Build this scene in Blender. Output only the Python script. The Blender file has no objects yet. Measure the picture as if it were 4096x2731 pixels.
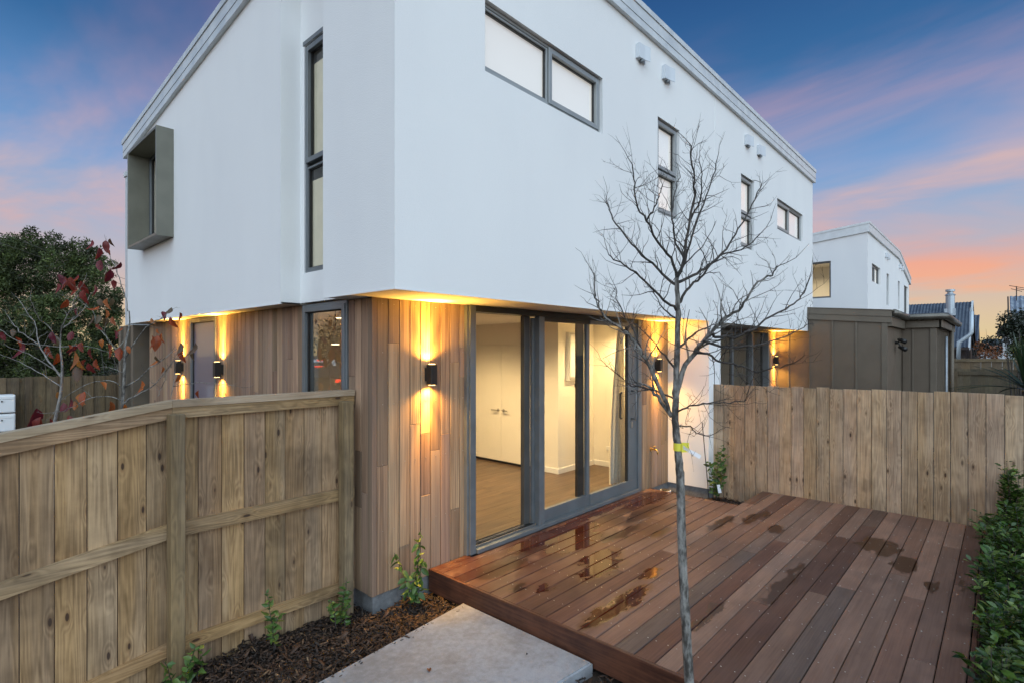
import bpy, bmesh, math, random
import numpy as np
from mathutils import Vector, Matrix
R = math.radians
rnd = random.Random(7)
nrg = np.random.default_rng(11)
SC = bpy.context.scene
COL = SC.collection

# ------------------------------------------------------------------ camera
YAW = math.atan((4011 - 2048) / 2153.0)          # angle between the view direction and the long facade
cam_d = bpy.data.cameras.new('camera'); cam = bpy.data.objects.new('camera', cam_d); COL.objects.link(cam)
cam_d.sensor_width = 36.0
cam_d.lens = 36.0 * 2153.0 / 4096.0
cam_d.shift_y = (1404 - 1365.5) / 4096.0
cam_d.clip_end = 2000; cam_d.clip_start = 0.05
cam.location = (0, 0, 1.94)
cam.rotation_euler = (R(90), 0, YAW - R(90))
SC.camera = cam

# ------------------------------------------------------------------ light and exposure
SUN_EL, SUN_AZ = R(34), R(216)                    # direction the dusk glow comes from (behind the camera)
w = bpy.data.worlds.new('World'); SC.world = w; w.use_nodes = True

def N(nt, typ, ins=None, **attr):
    n = nt.nodes.new(typ)
    for k, v in attr.items(): setattr(n, k, v)
    for k, v in (ins or {}).items():
        s = n.inputs[k]
        if isinstance(v, bpy.types.NodeSocket): nt.links.new(v, s)
        elif isinstance(v, bpy.types.Node): nt.links.new(v.outputs[0], s)
        else: s.default_value = v
    return n
def M(nt, op, a, b=None, c=None, clamp=False):
    ins = {0: a}
    if b is not None: ins[1] = b
    if c is not None: ins[2] = c
    return N(nt, 'ShaderNodeMath', ins, operation=op, use_clamp=clamp).outputs[0]
def MIX(nt, f, a, b, mode='MIX'):
    n = N(nt, 'ShaderNodeMix', {0: f, 6: a, 7: b}, data_type='RGBA', blend_type=mode)
    return n.outputs[2]
def SS(nt, v, lo, hi, a=0.0, b=1.0):
    return N(nt, 'ShaderNodeMapRange', {0: v, 1: lo, 2: hi, 3: a, 4: b}, interpolation_type='SMOOTHSTEP').outputs[0]
def RAMP(nt, f, stops):
    n = N(nt, 'ShaderNodeValToRGB', {0: f}); e = n.color_ramp.elements
    while len(e) < len(stops): e.new(0.5)
    for i, (p, c) in enumerate(stops): e[i].position = p; e[i].color = (*c, 1)
    return n.outputs[0]
def lin(r, g, b):
    f = lambda v: (v / 255 / 12.92) if v / 255 <= .04045 else ((v / 255 + .055) / 1.055) ** 2.4
    return (f(r), f(g), f(b))

EXPO = 1.44
def build_world():
    nt = w.node_tree; nt.nodes.clear()
    out = N(nt, 'ShaderNodeOutputWorld')
    tc = N(nt, 'ShaderNodeTexCoord')
    sep = N(nt, 'ShaderNodeSeparateXYZ', {0: tc.outputs['Generated']})
    z = sep.outputs[2]
    el = M(nt, 'MULTIPLY', M(nt, 'ARCSINE', M(nt, 'MAXIMUM', z, 0.0)), 1 / R(60))
    base = RAMP(nt, el, [(0.0, lin(232, 208, 150)), (0.05, lin(212, 200, 170)), (0.11, lin(186, 186, 192)), (0.19, lin(148, 176, 208)),
                         (0.27, lin(122, 160, 208)), (0.34, lin(90, 138, 192)), (0.43, lin(50, 104, 158)), (0.56, lin(30, 76, 132)), (1.0, lin(22, 56, 106))])
    # long dusk cloud streaks on a flat layer: project the direction on a plane
    zz = M(nt, 'ADD', M(nt, 'MAXIMUM', z, 0.0), 0.16)
    u = M(nt, 'DIVIDE', sep.outputs[0], zz); v = M(nt, 'DIVIDE', sep.outputs[1], zz)
    p = N(nt, 'ShaderNodeCombineXYZ', {0: u, 1: v, 2: 13.3})
    rot = N(nt, 'ShaderNodeMapping', {0: p, 2: (0, 0, R(-44)), 3: (0.42, 0.25, 1)})
    warp = N(nt, 'ShaderNodeTexNoise', {'Vector': rot.outputs[0], 'Scale': 1.1, 'Detail': 2.0})
    pv = N(nt, 'ShaderNodeVectorMath', {0: rot.outputs[0], 1: warp.outputs['Color']}, operation='ADD')
    n1 = N(nt, 'ShaderNodeTexNoise', {'Vector': pv.outputs[0], 'Scale': 1.75, 'Detail': 6.0, 'Roughness': .55})
    n2 = N(nt, 'ShaderNodeTexNoise', {'Vector': pv.outputs[0], 'Scale': 6.5, 'Detail': 4.0, 'Roughness': .55})
    nn = M(nt, 'MULTIPLY_ADD', M(nt, 'SUBTRACT', n2.outputs[0], .5), .20, n1.outputs[0])
    cl = SS(nt, nn, 0.44, 0.72)
    lowband = SS(nt, el, 0.30, 0.05, 0.0, 0.30)
    cl = M(nt, 'MULTIPLY', M(nt, 'ADD', cl, lowband), SS(nt, el, 0.0, 0.05, 0.3, 1.0), clamp=True)
    ccol = RAMP(nt, el, [(0.0, lin(240, 205, 150)), (0.07, lin(250, 180, 134)), (0.14, lin(244, 164, 138)), (0.25, lin(252, 192, 160)),
                         (0.36, lin(236, 172, 166)), (0.48, lin(190, 142, 162)), (0.65, lin(130, 112, 150)), (1.0, lin(50, 70, 120))])
    col = MIX(nt, M(nt, 'MULTIPLY', cl, SS(nt, el, 0.12, 0.48, 0.95, 0.36)), base, ccol)
    b1 = N(nt, 'ShaderNodeBackground', {0: col, 1: 0.345})
    sky = N(nt, 'ShaderNodeTexSky', sky_type='NISHITA', sun_disc=False, sun_elevation=SUN_EL, sun_rotation=SUN_AZ,
            air_density=1.0, dust_density=2.0, ozone_density=1.0)
    b2 = N(nt, 'ShaderNodeBackground', {0: sky.outputs[0], 1: 0.0035})
    add = N(nt, 'ShaderNodeAddShader', {0: b1.outputs[0], 1: b2.outputs[0]})
    nt.links.new(add.outputs[0], out.inputs[0])
build_world()

sd = bpy.data.lights.new('sun', 'SUN'); so = bpy.data.objects.new('sun', sd); COL.objects.link(so)
sd.energy = 1.5; sd.angle = R(110); sd.color = (0.72, 0.89, 1.0)
sdir = Vector((math.sin(SUN_AZ) * math.cos(SUN_EL), math.cos(SUN_AZ) * math.cos(SUN_EL), math.sin(SUN_EL)))
so.rotation_euler = sdir.to_track_quat('Z', 'Y').to_euler()
so.location = (-4, -5, 9)

vs = SC.view_settings
vs.view_transform = 'Standard'; vs.look = 'None'; vs.exposure = EXPO; vs.gamma = 1.0; vs.use_curve_mapping = False
SC.cycles.use_denoising = True
SC.cycles.max_bounces = 8; SC.cycles.transparent_max_bounces = 12; SC.cycles.diffuse_bounces = 4
SC.cycles.sample_clamp_indirect = 6.0; SC.cycles.caustics_reflective = False; SC.cycles.caustics_refractive = False

# ------------------------------------------------------------------ materials
MT = {}
def newmat(name, **kw):
    m = bpy.data.materials.new(name); m.use_nodes = True; nt = m.node_tree; nt.nodes.clear()
    out = N(nt, 'ShaderNodeOutputMaterial'); b = N(nt, 'ShaderNodeBsdfPrincipled', kw)
    nt.links.new(b.outputs[0], out.inputs[0]); MT[name] = m
    return m, nt, b
def coords(nt, offset=True, scale=(1, 1, 1)):
    tc = N(nt, 'ShaderNodeTexCoord'); v = tc.outputs['Object']
    oi = N(nt, 'ShaderNodeObjectInfo')
    if offset:
        r = oi.outputs['Random']
        off = N(nt, 'ShaderNodeCombineXYZ', {0: M(nt, 'MULTIPLY', r, 37.0), 1: M(nt, 'MULTIPLY', r, 61.3), 2: M(nt, 'MULTIPLY', r, 23.7)})
        v = N(nt, 'ShaderNodeVectorMath', {0: v, 1: off.outputs[0]}, operation='ADD').outputs[0]
    if scale != (1, 1, 1):
        v = N(nt, 'ShaderNodeVectorMath', {0: v, 1: scale}, operation='MULTIPLY').outputs[0]
    return v, oi.outputs['Random'], tc.outputs['Object']
def noise(nt, v, s, d=3.0, r=.5, dist=0.0):
    return N(nt, 'ShaderNodeTexNoise', {'Vector': v, 'Scale': s, 'Detail': d, 'Roughness': r, 'Distortion': dist}).outputs[0]
def sc(nt, v, s): return N(nt, 'ShaderNodeVectorMath', {0: v, 1: s}, operation='MULTIPLY').outputs[0]
def bump(nt, b, h, strength=.3, dist=.01):
    bp = N(nt, 'ShaderNodeBump', {'Strength': strength, 'Distance': dist, 'Height': h}); nt.links.new(bp.outputs[0], b.inputs['Normal'])
def hsv(nt, c, h, s, v): return N(nt, 'ShaderNodeHueSaturation', {'Hue': h, 'Saturation': s, 'Value': v, 'Color': c}).outputs[0]

def plain(name, c, rough=.5, metal=0.0, nscale=0, namp=.1, **kw):
    m, nt, b = newmat(name, **{'Base Color': (*c, 1), 'Roughness': rough, 'Metallic': metal, **kw})
    if nscale:
        v, r, o = coords(nt)
        n = noise(nt, v, nscale, 4)
        col = MIX(nt, SS(nt, n, .3, .7), (*[x * (1 - namp) for x in c], 1), (*[min(1, x * (1 + namp)) for x in c], 1))
        nt.links.new(col, b.inputs['Base Color'])
        nt.links.new(SS(nt, n, .2, .8, max(.02, rough - .08), min(1, rough + .1)), b.inputs['Roughness'])
        bump(nt, b, noise(nt, v, nscale * 12, 2), .08, .002)
    return m

def stucco():
    m, nt, b = newmat('stucco', **{'Roughness': .85})
    v, r, o = coords(nt, False)
    big = noise(nt, sc(nt, o, (1, 1, .35)), 1.1, 4)
    streak = noise(nt, sc(nt, o, (3.5, 3.5, .25)), 1.6, 3)
    f = M(nt, 'ADD', M(nt, 'MULTIPLY', big, .96), M(nt, 'MULTIPLY', streak, .04))
    nt.links.new(MIX(nt, SS(nt, f, .3, .7), (.785, .79, .79, 1), (.82, .825, .82, 1)), b.inputs['Base Color'])
    g = M(nt, 'ADD', noise(nt, o, 130, 3, .6), M(nt, 'MULTIPLY', noise(nt, o, 2.2, 2), 1.5))
    bump(nt, b, g, .6, .004)
stucco()

def pine(name, axis, light, dark, knots=1.0, sat=1.08):
    """sawn pine; axis = direction of the grain (0 x, 1 y, 2 z)"""
    m, nt, b = newmat(name, **{'Roughness': .75})
    v, r, o = coords(nt)
    s1 = [7.0, 7.0, 7.0]; s1[axis] = .42
    s2 = [95.0, 95.0, 95.0]; s2[axis] = 2.4
    sk = [11.5, 11.5, 11.5]; sk[axis] = 4.2
    vo = N(nt, 'ShaderNodeTexVoronoi', {'Vector': sc(nt, v, tuple(sk)), 'Scale': 1.0, 'Randomness': 1.0})
    d = vo.outputs['Distance']
    keep = SS(nt, N(nt, 'ShaderNodeSeparateColor', {0: vo.outputs['Color']}).outputs[0], .36, .41)
    near = M(nt, 'MULTIPLY', SS(nt, d, .50, .05), keep)
    body = M(nt, 'ADD', noise(nt, sc(nt, v, tuple(s1)), 1.0, 2.5, .45, .25), M(nt, 'MULTIPLY', near, .10))
    ring = M(nt, 'MULTIPLY_ADD', M(nt, 'SINE', M(nt, 'MULTIPLY', body, 105.0)), .5, .5)
    fine = noise(nt, sc(nt, v, tuple(s2)), 1.0, 3, .6)
    blot = noise(nt, v, 2.6, 5, .6)
    f = M(nt, 'ADD', M(nt, 'MULTIPLY', ring, .10), M(nt, 'ADD', M(nt, 'MULTIPLY', fine, .50), M(nt, 'MULTIPLY', blot, .55)))
    c = MIX(nt, SS(nt, f, .34, .82), (*dark, 1), (*light, 1))
    halo = M(nt, 'MULTIPLY', M(nt, 'MULTIPLY', SS(nt, d, .24, .10), .55 * knots), keep)
    c = MIX(nt, halo, c, (.13, .070, .032, 1))
    c = MIX(nt, M(nt, 'MULTIPLY', M(nt, 'MULTIPLY', SS(nt, d, .125, .085), .92 * knots), keep), c, (.035, .018, .010, 1))
    stain = noise(nt, sc(nt, o, (1.2, 1.2, 1.2)), 1.0, 4, .65)
    c = MIX(nt, SS(nt, stain, .50, .72, 0, .5), c, (*[x * .45 for x in dark], 1))
    grey = noise(nt, sc(nt, v, tuple([x * .35 for x in s1])), 2.0, 3)
    c = hsv(nt, c, M(nt, 'MULTIPLY_ADD', r, .010, .490), M(nt, 'MULTIPLY', SS(nt, grey, .3, .7, .86, 1.08), sat), M(nt, 'MULTIPLY_ADD', M(nt, 'FRACT', M(nt, 'MULTIPLY', r, 7.31)), .42, .80))
    nt.links.new(c, b.inputs['Base Color'])
    bump(nt, b, M(nt, 'ADD', fine, M(nt, 'MULTIPLY', ring, .25)), .35, .003)
for nm, ax in (('pine_z', 2), ('pine_x', 0), ('pine_y', 1)):
    pine(nm, ax, (.45, .312, .172), (.155, .100, .050))
pine('pine_right', 2, (.50, .365, .235), (.20, .137, .086))
pine('pine_post', 2, (.30, .225, .118), (.115, .085, .045), .7)
pine('pine_far', 2, (.18, .135, .078), (.085, .062, .036), .5)
pine('pine_cap', 0, (.42, .33, .22), (.24, .18, .11), .6)
pine('pine_dark', 2, (.15, .125, .08), (.07, .058, .036), .5)

def cedar():
    m, nt, b = newmat('cedar', **{'Roughness': .62})
    v, r, o = coords(nt)
    fine = noise(nt, sc(nt, v, (90, 90, 1.6)), 1.0, 4, .6)
    mid = noise(nt, sc(nt, v, (16, 16, .5)), 1.0, 3, .5)
    f = M(nt, 'ADD', M(nt, 'MULTIPLY', fine, .55), M(nt, 'MULTIPLY', mid, .45))
    c = MIX(nt, SS(nt, f, .32, .68), (.185, .108, .060, 1), (.46, .295, .168, 1))
    pick = M(nt, 'FRACT', M(nt, 'MULTIPLY', r, 13.7))
    c = MIX(nt, SS(nt, pick, .45, .95, 0, .55), c, (.235, .162, .118, 1))
    c = hsv(nt, c, M(nt, 'MULTIPLY_ADD', r, .02, .488), .92, M(nt, 'MULTIPLY_ADD', M(nt, 'FRACT', M(nt, 'MULTIPLY', r, 5.17)), .62, .66))
    grime = noise(nt, sc(nt, o, (5, 5, .6)), 1.0, 3)
    c = MIX(nt, SS(nt, grime, .5, .75, 0, .22), c, (.12, .08, .06, 1))
    nt.links.new(c, b.inputs['Base Color'])
    bump(nt, b, fine, .3, .002)
cedar()

# wet patches on the deck: centre x, y, radius x, radius y
WET = [(4.40, 3.52, .58, .12), (4.48, 3.22, .40, .16), (4.75, 3.40, .40, .10), (5.5, 3.62, .70, .07), (6.45, 3.45, .42, .14), (4.28, 2.80, .26, .12), (4.10, 2.66, .28, .09),
       (3.47, 2.17, .30, .07), (3.80, 2.17, .18, .07), (4.28, 2.29, .14, .05), (3.42, 2.78, .08, .05)]
STAIN = [(6.10, 2.36, .34, .06), (6.50, 2.16, .26, .07), (6.75, 2.10, .16, .05), (6.29, 1.84, .16, .07), (6.46, .98, .22, .12), (6.42, .86, .26, .12), (6.06, .66, .22, .10), (5.62, .44, .12, .05), (5.80, .25, .12, .045),
         (5.30, 2.72, .22, .07), (5.85, 3.18, .42, .10), (6.38, 3.04, .30, .10), (3.50, 3.3, .30, .10), (5.0, 3.0, .35, .08), (3.30, 2.95, .10, .05), (4.9, 1.35, .5, .05), (3.9, 1.6, .3, .04)]
def deckwood():
    m, nt, b = newmat('deck_wood', **{'Roughness': .6, 'Specular IOR Level': .35})
    v, r, o = coords(nt)
    fine = noise(nt, sc(nt, v, (2.0, 80, 80)), 1.0, 4, .6)
    blot = noise(nt, sc(nt, v, (1.5, 5, 5)), 1.3, 4, .6)
    speck = noise(nt, sc(nt, v, (6, 14, 14)), 3.0, 4, .7)
    pick = M(nt, 'FRACT', M(nt, 'MULTIPLY', r, 17.3))
    base = RAMP(nt, pick, [(0.0, (.055, .020, .014)), (.16, (.190, .094, .060)), (.32, (.10, .072, .062)), (.48, (.245, .136, .094)), (.62, (.105, .042, .029)), (.78, (.25, .152, .112)), (.9, (.15, .086, .062)), (1.0, (.040, .022, .018))])
    f = M(nt, 'ADD', M(nt, 'MULTIPLY', fine, .5), M(nt, 'MULTIPLY', blot, .5))
    c = MIX(nt, SS(nt, f, .3, .7), MIX(nt, .40, base, (.03, .015, .011, 1)), MIX(nt, .14, base, (.28, .19, .15, 1)))
    c = MIX(nt, SS(nt, speck, .62, .72, 0, .4), c, (.055, .035, .028, 1))
    bl2 = noise(nt, o, 1.7, 4, .6)
    c = MIX(nt, SS(nt, bl2, .5, .72, 0, .45), c, (.085, .05, .04, 1))
    # wetness
    sp = N(nt, 'ShaderNodeSeparateXYZ', {0: o})
    wx = M(nt, 'MULTIPLY_ADD', M(nt, 'SUBTRACT', noise(nt, sc(nt, o, (1, 2.2, 1)), 4.0, 5, .62), .5), .55, sp.outputs[0])
    wy = M(nt, 'MULTIPLY_ADD', M(nt, 'SUBTRACT', noise(nt, sc(nt, o, (1, 2.2, 1)), 5.3, 5, .62), .5), .26, sp.outputs[1])
    def blobs(lst):
        dist = None
        for cx, cy, rx, ry in lst:
            a = M(nt, 'POWER', M(nt, 'MULTIPLY', M(nt, 'SUBTRACT', wx, cx), 1 / rx), 2.0); a2 = M(nt, 'POWER', M(nt, 'MULTIPLY', M(nt, 'SUBTRACT', wy, cy), 1 / ry), 2.0)
            dd = M(nt, 'ADD', a, a2); dist = dd if dist is None else M(nt, 'MINIMUM', dist, dd)
        return dist
    dw = blobs(WET); ds = blobs(STAIN)
    puddle = SS(nt, dw, 1.15, .75)
    damp = M(nt, 'MULTIPLY', SS(nt, sp.outputs[1], 2.35, 3.4), SS(nt, noise(nt, sc(nt, o, (1, 2.2, 1)), 2.2, 5, .62), .34, .56))
    damp = M(nt, 'MAXIMUM', M(nt, 'MULTIPLY', damp, .85), M(nt, 'MAXIMUM', SS(nt, dw, 2.6, .9), M(nt, 'MULTIPLY', SS(nt, ds, 1.25, .8), .9)))
    wetc = N(nt, 'ShaderNodeMix', {0: .60, 6: c, 7: (.11, .024, .008, 1)}, data_type='RGBA').outputs[2]
    c = MIX(nt, damp, c, hsv(nt, wetc, .5, 1.18, .50))
    c = MIX(nt, M(nt, 'MULTIPLY', SS(nt, ds, 1.2, .8), .65), c, (.022, .009, .005, 1))
    nt.links.new(c, b.inputs['Base Color'])
    rg = M(nt, 'MULTIPLY_ADD', damp, -.34, .62)
    rg = N(nt, 'ShaderNodeMix', {0: puddle, 2: rg, 3: .035}, data_type='FLOAT').outputs[0]
    nt.links.new(rg, b.inputs['Roughness'])
    bp = N(nt, 'ShaderNodeBump', {'Strength': M(nt, 'MULTIPLY_ADD', puddle, -.33, .36), 'Distance': .002, 'Height': fine}); nt.links.new(bp.outputs[0], b.inputs['Normal'])
deckwood()

def deckedge():
    m, nt, b = newmat('deck_edge', **{'Roughness': .5, 'Specular IOR Level': .4})
    v, r, o = coords(nt)
    f = M(nt, 'ADD', M(nt, 'MULTIPLY', noise(nt, sc(nt, o, (60, 3, 60)), 1.0, 4, .6), .5), M(nt, 'MULTIPLY', noise(nt, o, 3.5, 5, .65), .5))
    nt.links.new(MIX(nt, SS(nt, f, .32, .68), (.038, .014, .009, 1), (.125, .048, .026, 1)), b.inputs['Base Color'])
    bump(nt, b, f, .3, .003)
deckedge()
def concrete(name, light, dark, s=2.2):
    m, nt, b = newmat(name, **{'Roughness': .72})
    v, r, o = coords(nt, False)
    a = noise(nt, o, s, 5, .6); d = noise(nt, o, s * 9, 4, .65); e = noise(nt, o, s * 60, 3, .6)
    f = M(nt, 'ADD', M(nt, 'MULTIPLY', a, .6), M(nt, 'MULTIPLY', d, .4))
    c = MIX(nt, SS(nt, f, .34, .66), (*dark, 1), (*light, 1))
    st = SS(nt, noise(nt, o, s * 2.7, 4, .6, .6), .60, .72, 0, .35)
    c = MIX(nt, st, c, (*[x * .5 for x in dark], 1))
    c = MIX(nt, SS(nt, e, .35, .65, .12, 0), c, (.02, .02, .02, 1))
    nt.links.new(c, b.inputs['Base Color'])
    nt.links.new(SS(nt, a, .3, .7, .55, .8), b.inputs['Roughness'])
    bump(nt, b, M(nt, 'ADD', e, M(nt, 'MULTIPLY', d, .6)), .35, .003)
concrete('slab_concrete', (.33, .345, .375), (.20, .20, .205))
concrete('plinth_concrete', (.24, .25, .26), (.12, .125, .13), 3.0)

def ground():
    m, nt, b = newmat('soil', **{'Roughness': .95})
    v, r, o = coords(nt, False)
    f = noise(nt, o, 9, 5, .65)
    nt.links.new(MIX(nt, SS(nt, f, .35, .65), (.022, .014, .009, 1), (.055, .036, .024, 1)), b.inputs['Base Color'])
    bump(nt, b, noise(nt, o, 30, 4), .6, .02)
ground()
def chipmat():
    m, nt, b = newmat('bark', **{'Roughness': .7})
    v, r, o = coords(nt, False)
    g = N(nt, 'ShaderNodeNewGeometry'); ri = g.outputs['Random Per Island']
    c = RAMP(nt, ri, [(0, (.012, .007, .005)), (.4, (.030, .015, .009)), (.7, (.058, .029, .016)), (.92, (.095, .048, .026)), (1, (.24, .145, .075))])
    c = MIX(nt, SS(nt, noise(nt, o, 120, 2), .35, .65, .5, 0), c, (.012, .008, .006, 1))
    nt.links.new(c, b.inputs['Base Color'])
chipmat()
def laminate():
    m, nt, b = newmat('laminate', **{'Roughness': .38})
    v, r, o = coords(nt)
    f = M(nt, 'ADD', M(nt, 'MULTIPLY', noise(nt, sc(nt, v, (2, 45, 45)), 1.0, 4, .6), .5), M(nt, 'MULTIPLY', noise(nt, sc(nt, v, (1.6, 9, 9)), 1.0, 3), .5))
    c = MIX(nt, SS(nt, f, .32, .68), (.055, .033, .020, 1), (.135, .085, .052, 1))
    c = hsv(nt, c, .5, 1.0, M(nt, 'MULTIPLY_ADD', r, .25, .87))
    nt.links.new(c, b.inputs['Base Color'])
laminate()

plain('soffit_paint', (.74, .73, .70), .6, 0, 3, .03)
plain('room_paint', (.78, .74, .66), .55, 0, 2, .02)
plain('cupboard_paint', (.80, .76, .68), .4, 0, 2, .02)
plain('frame_grey', (.165, .182, .195), .42, .35, 6, .08)
plain('window_frame', (.32, .34, .345), .42, .2, 6, .06)
plain('frame_dark', (.035, .034, .032), .45, .2, 6, .1)
plain('frame_mid', (.085, .085, .082), .42, .3, 6, .08)
plain('rubber', (.012, .012, .012), .5)
plain('fascia_grey', (.66, .69, .70), .45, .2, 5, .06)
plain('bronze_sheet', (.175, .172, .140), .45, .25, 5, .08)
plain('brown_cladding', (.125, .098, .072), .55, .1, 4, .08)
plain('brown_trim', (.135, .112, .085), .5, .15, 4, .08)
plain('gutter_metal', (.13, .12, .105), .32, .55, 5, .1)
plain('lamp_black', (.012, .012, .013), .45)
plain('vent_plastic', (.62, .66, .70), .4)
plain('blind_cloth', (.80, .69, .52), .8, 0, 8, .04)
plain('white_blind', (.86, .85, .83), .8, 0, 4, .02)
plain('brass', (.60, .38, .14), .3, .9)
plain('steel', (.45, .43, .40), .3, .9)
plain('white_plastic', (.78, .78, .76), .35)
plain('mailbox_paint', (.80, .82, .84), .35)
plain('curtain_cloth', (.74, .69, .60), .9, 0, 30, .06)
plain('cable_white', (.7, .68, .62), .5); plain('cable_black', (.02, .02, .02), .5)
plain('tape_yellow', (.75, .68, .06), .5)
plain('paper', (.8, .8, .82), .7)
plain('roof_iron', (.085, .105, .135), .45, .3, 3, .15)
plain('roof_iron_light', (.34, .38, .42), .4, .4, 3, .2)
plain('dark_timber', (.035, .025, .022), .7, 0, 5, .2)
plain('flue_metal', (.42, .48, .53), .4, .4)
plain('weatherboard', (.55, .58, .60), .6)
plain('teal_roof', (.07, .10, .12), .6)
plain('orange_panel', (.42, .17, .05), .5)
plain('asphalt', (.05, .05, .052), .9, 0, 8, .2)
plain('car_dark', (.02, .02, .024), .25, .3); plain('car_white', (.75, .77, .8), .25); plain('tyre', (.015, .015, .015), .8)

def glass(name, tint=(1, 1, 1), rough=0.0, boost=0.0):
    m = bpy.data.materials.new(name); m.use_nodes = True; nt = m.node_tree; nt.nodes.clear(); MT[name] = m
    out = N(nt, 'ShaderNodeOutputMaterial'); t = N(nt, 'ShaderNodeBsdfTransparent', {0: (*tint, 1)})
    g = N(nt, 'ShaderNodeBsdfGlossy', {'Color': (1, 1, 1, 1), 'Roughness': rough}); ge = N(nt, 'ShaderNodeNewGeometry')
    ct = M(nt, 'ABSOLUTE', N(nt, 'ShaderNodeVectorMath', {0: ge.outputs['Normal'], 1: ge.outputs['Incoming']}, operation='DOT_PRODUCT').outputs['Value'])
    f = M(nt, 'MULTIPLY_ADD', M(nt, 'POWER', M(nt, 'SUBTRACT', 1.0, ct, clamp=True), 5.0), .95, .05 + boost, clamp=True)   # Schlick, the same from both sides
    mx = N(nt, 'ShaderNodeMixShader', {0: f, 1: t.outputs[0], 2: g.outputs[0]}); nt.links.new(mx.outputs[0], out.inputs[0])
glass('glass', (.93, .95, .93))
glass('glass_sky', (.93, .95, .95), 0, .16)
glass('glass_tint', (.66, .70, .70), 0, .16)
def frosted():
    m, nt, b = newmat('frosted_glass', **{'Base Color': (.20, .165, .20, 1), 'Roughness': .28, 'Coat Weight': .4})
    v, r, o = coords(nt)
    bump(nt, b, noise(nt, o, 140, 2), .12, .002)
frosted()
def emit(name, c, s):
    m = bpy.data.materials.new(name); m.use_nodes = True; nt = m.node_tree; nt.nodes.clear(); MT[name] = m
    out = N(nt, 'ShaderNodeOutputMaterial'); e = N(nt, 'ShaderNodeEmission', {0: (*c, 1), 1: s}); nt.links.new(e.outputs[0], out.inputs[0])
emit('lamp_lens', (1, .62, .2), 4.0); emit('downlight_lens', (1, .80, .5), 5.0); emit('tail_light', (1, .05, .02), 1.5)
def glow_blind():
    m, nt, b = newmat('glow_blind', **{'Base Color': (.84, .82, .80, 1), 'Roughness': .9, 'Emission Color': (1, .93, .85, 1), 'Emission Strength': .20})  # emission put into the cloth, standing for bright sky mirrored in the panes
glow_blind()

def leafmat(name, stops, trans=.25, rough=.45):
    m, nt, b = newmat(name, **{'Roughness': rough})
    g = N(nt, 'ShaderNodeNewGeometry'); oi = N(nt, 'ShaderNodeObjectInfo')
    f = M(nt, 'FRACT', M(nt, 'ADD', g.outputs['Random Per Island'], M(nt, 'MULTIPLY', oi.outputs['Random'], 3.7)))
    c = RAMP(nt, f, stops)
    tc = N(nt, 'ShaderNodeTexCoord')
    if name == 'leaf_conifer': c = hsv(nt, c, .5, 1.0, SS(nt, noise(nt, tc.outputs['Object'], 1.3, 3), .35, .68, .55, 1.9))
    c = MIX(nt, SS(nt, noise(nt, tc.outputs['Object'], 45, 3), .4, .65, 0, .45), c, (.03, .02, .01, 1))
    nt.links.new(c, b.inputs['Base Color'])
    out = [n for n in nt.nodes if n.type == 'OUTPUT_MATERIAL'][0]
    t = N(nt, 'ShaderNodeBsdfTranslucent', {0: c}); mx = N(nt, 'ShaderNodeMixShader', {0: trans, 1: b.outputs[0], 2: t.outputs[0]})
    nt.links.new(mx.outputs[0], out.inputs[0])
leafmat('leaf_green', [(0, (.045, .11, .022)), (.4, (.08, .165, .034)), (.8, (.12, .21, .045)), (1, (.24, .28, .05))])
leafmat('leaf_hedge', [(0, (.018, .050, .008)), (.45, (.05, .115, .018)), (.85, (.10, .18, .030)), (1, (.19, .25, .05))], .25, .32)
leafmat('leaf_conifer', [(0, (.022, .038, .009)), (.5, (.045, .070, .016)), (1, (.090, .115, .028))], .15, .6)
leafmat('leaf_dark', [(0, (.008, .015, .007)), (.6, (.018, .03, .014)), (1, (.035, .05, .025))], .1, .35)
leafmat('leaf_red', [(0, (.20, .016, .022)), (.3, (.11, .012, .03)), (.6, (.28, .045, .016)), (1, (.15, .02, .03))], .35, .4)
leafmat('leaf_orange', [(0, (.46, .15, .03)), (.35, (.38, .09, .02)), (.7, (.30, .05, .015)), (1, (.42, .20, .05))], .35, .45)
leafmat('leaf_brown', [(0, (.12, .09, .045)), (.5, (.10, .045, .025)), (1, (.09, .10, .04))], .3, .5)
leafmat('leaf_rust', [(0, (.22, .07, .02)), (.5, (.30, .11, .04)), (1, (.12, .05, .02))], .25, .5)
leafmat('leaf_flax', [(0, (.012, .03, .015)), (.6, (.02, .05, .022)), (1, (.035, .075, .03))], .1, .4)
def barkmat(name, c0, c1):
    m, nt, b = newmat(name, **{'Roughness': .8})
    v, r, o = coords(nt, False)
    f = M(nt, 'ADD', M(nt, 'MULTIPLY', noise(nt, sc(nt, o, (14, 14, 6)), 1, 4, .6), .6), M(nt, 'MULTIPLY', noise(nt, sc(nt, o, (60, 60, 25)), 1, 3), .4))
    nt.links.new(MIX(nt, SS(nt, f, .38, .62), (*c0, 1), (*c1, 1)), b.inputs['Base Color']); bump(nt, b, f, .5, .004)
barkmat('bark_grey', (.045, .040, .034), (.26, .25, .23))
barkmat('bark_twig', (.020, .017, .015), (.062, .052, .045))
barkmat('bark_pale', (.11, .10, .095), (.27, .255, .24))

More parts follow.
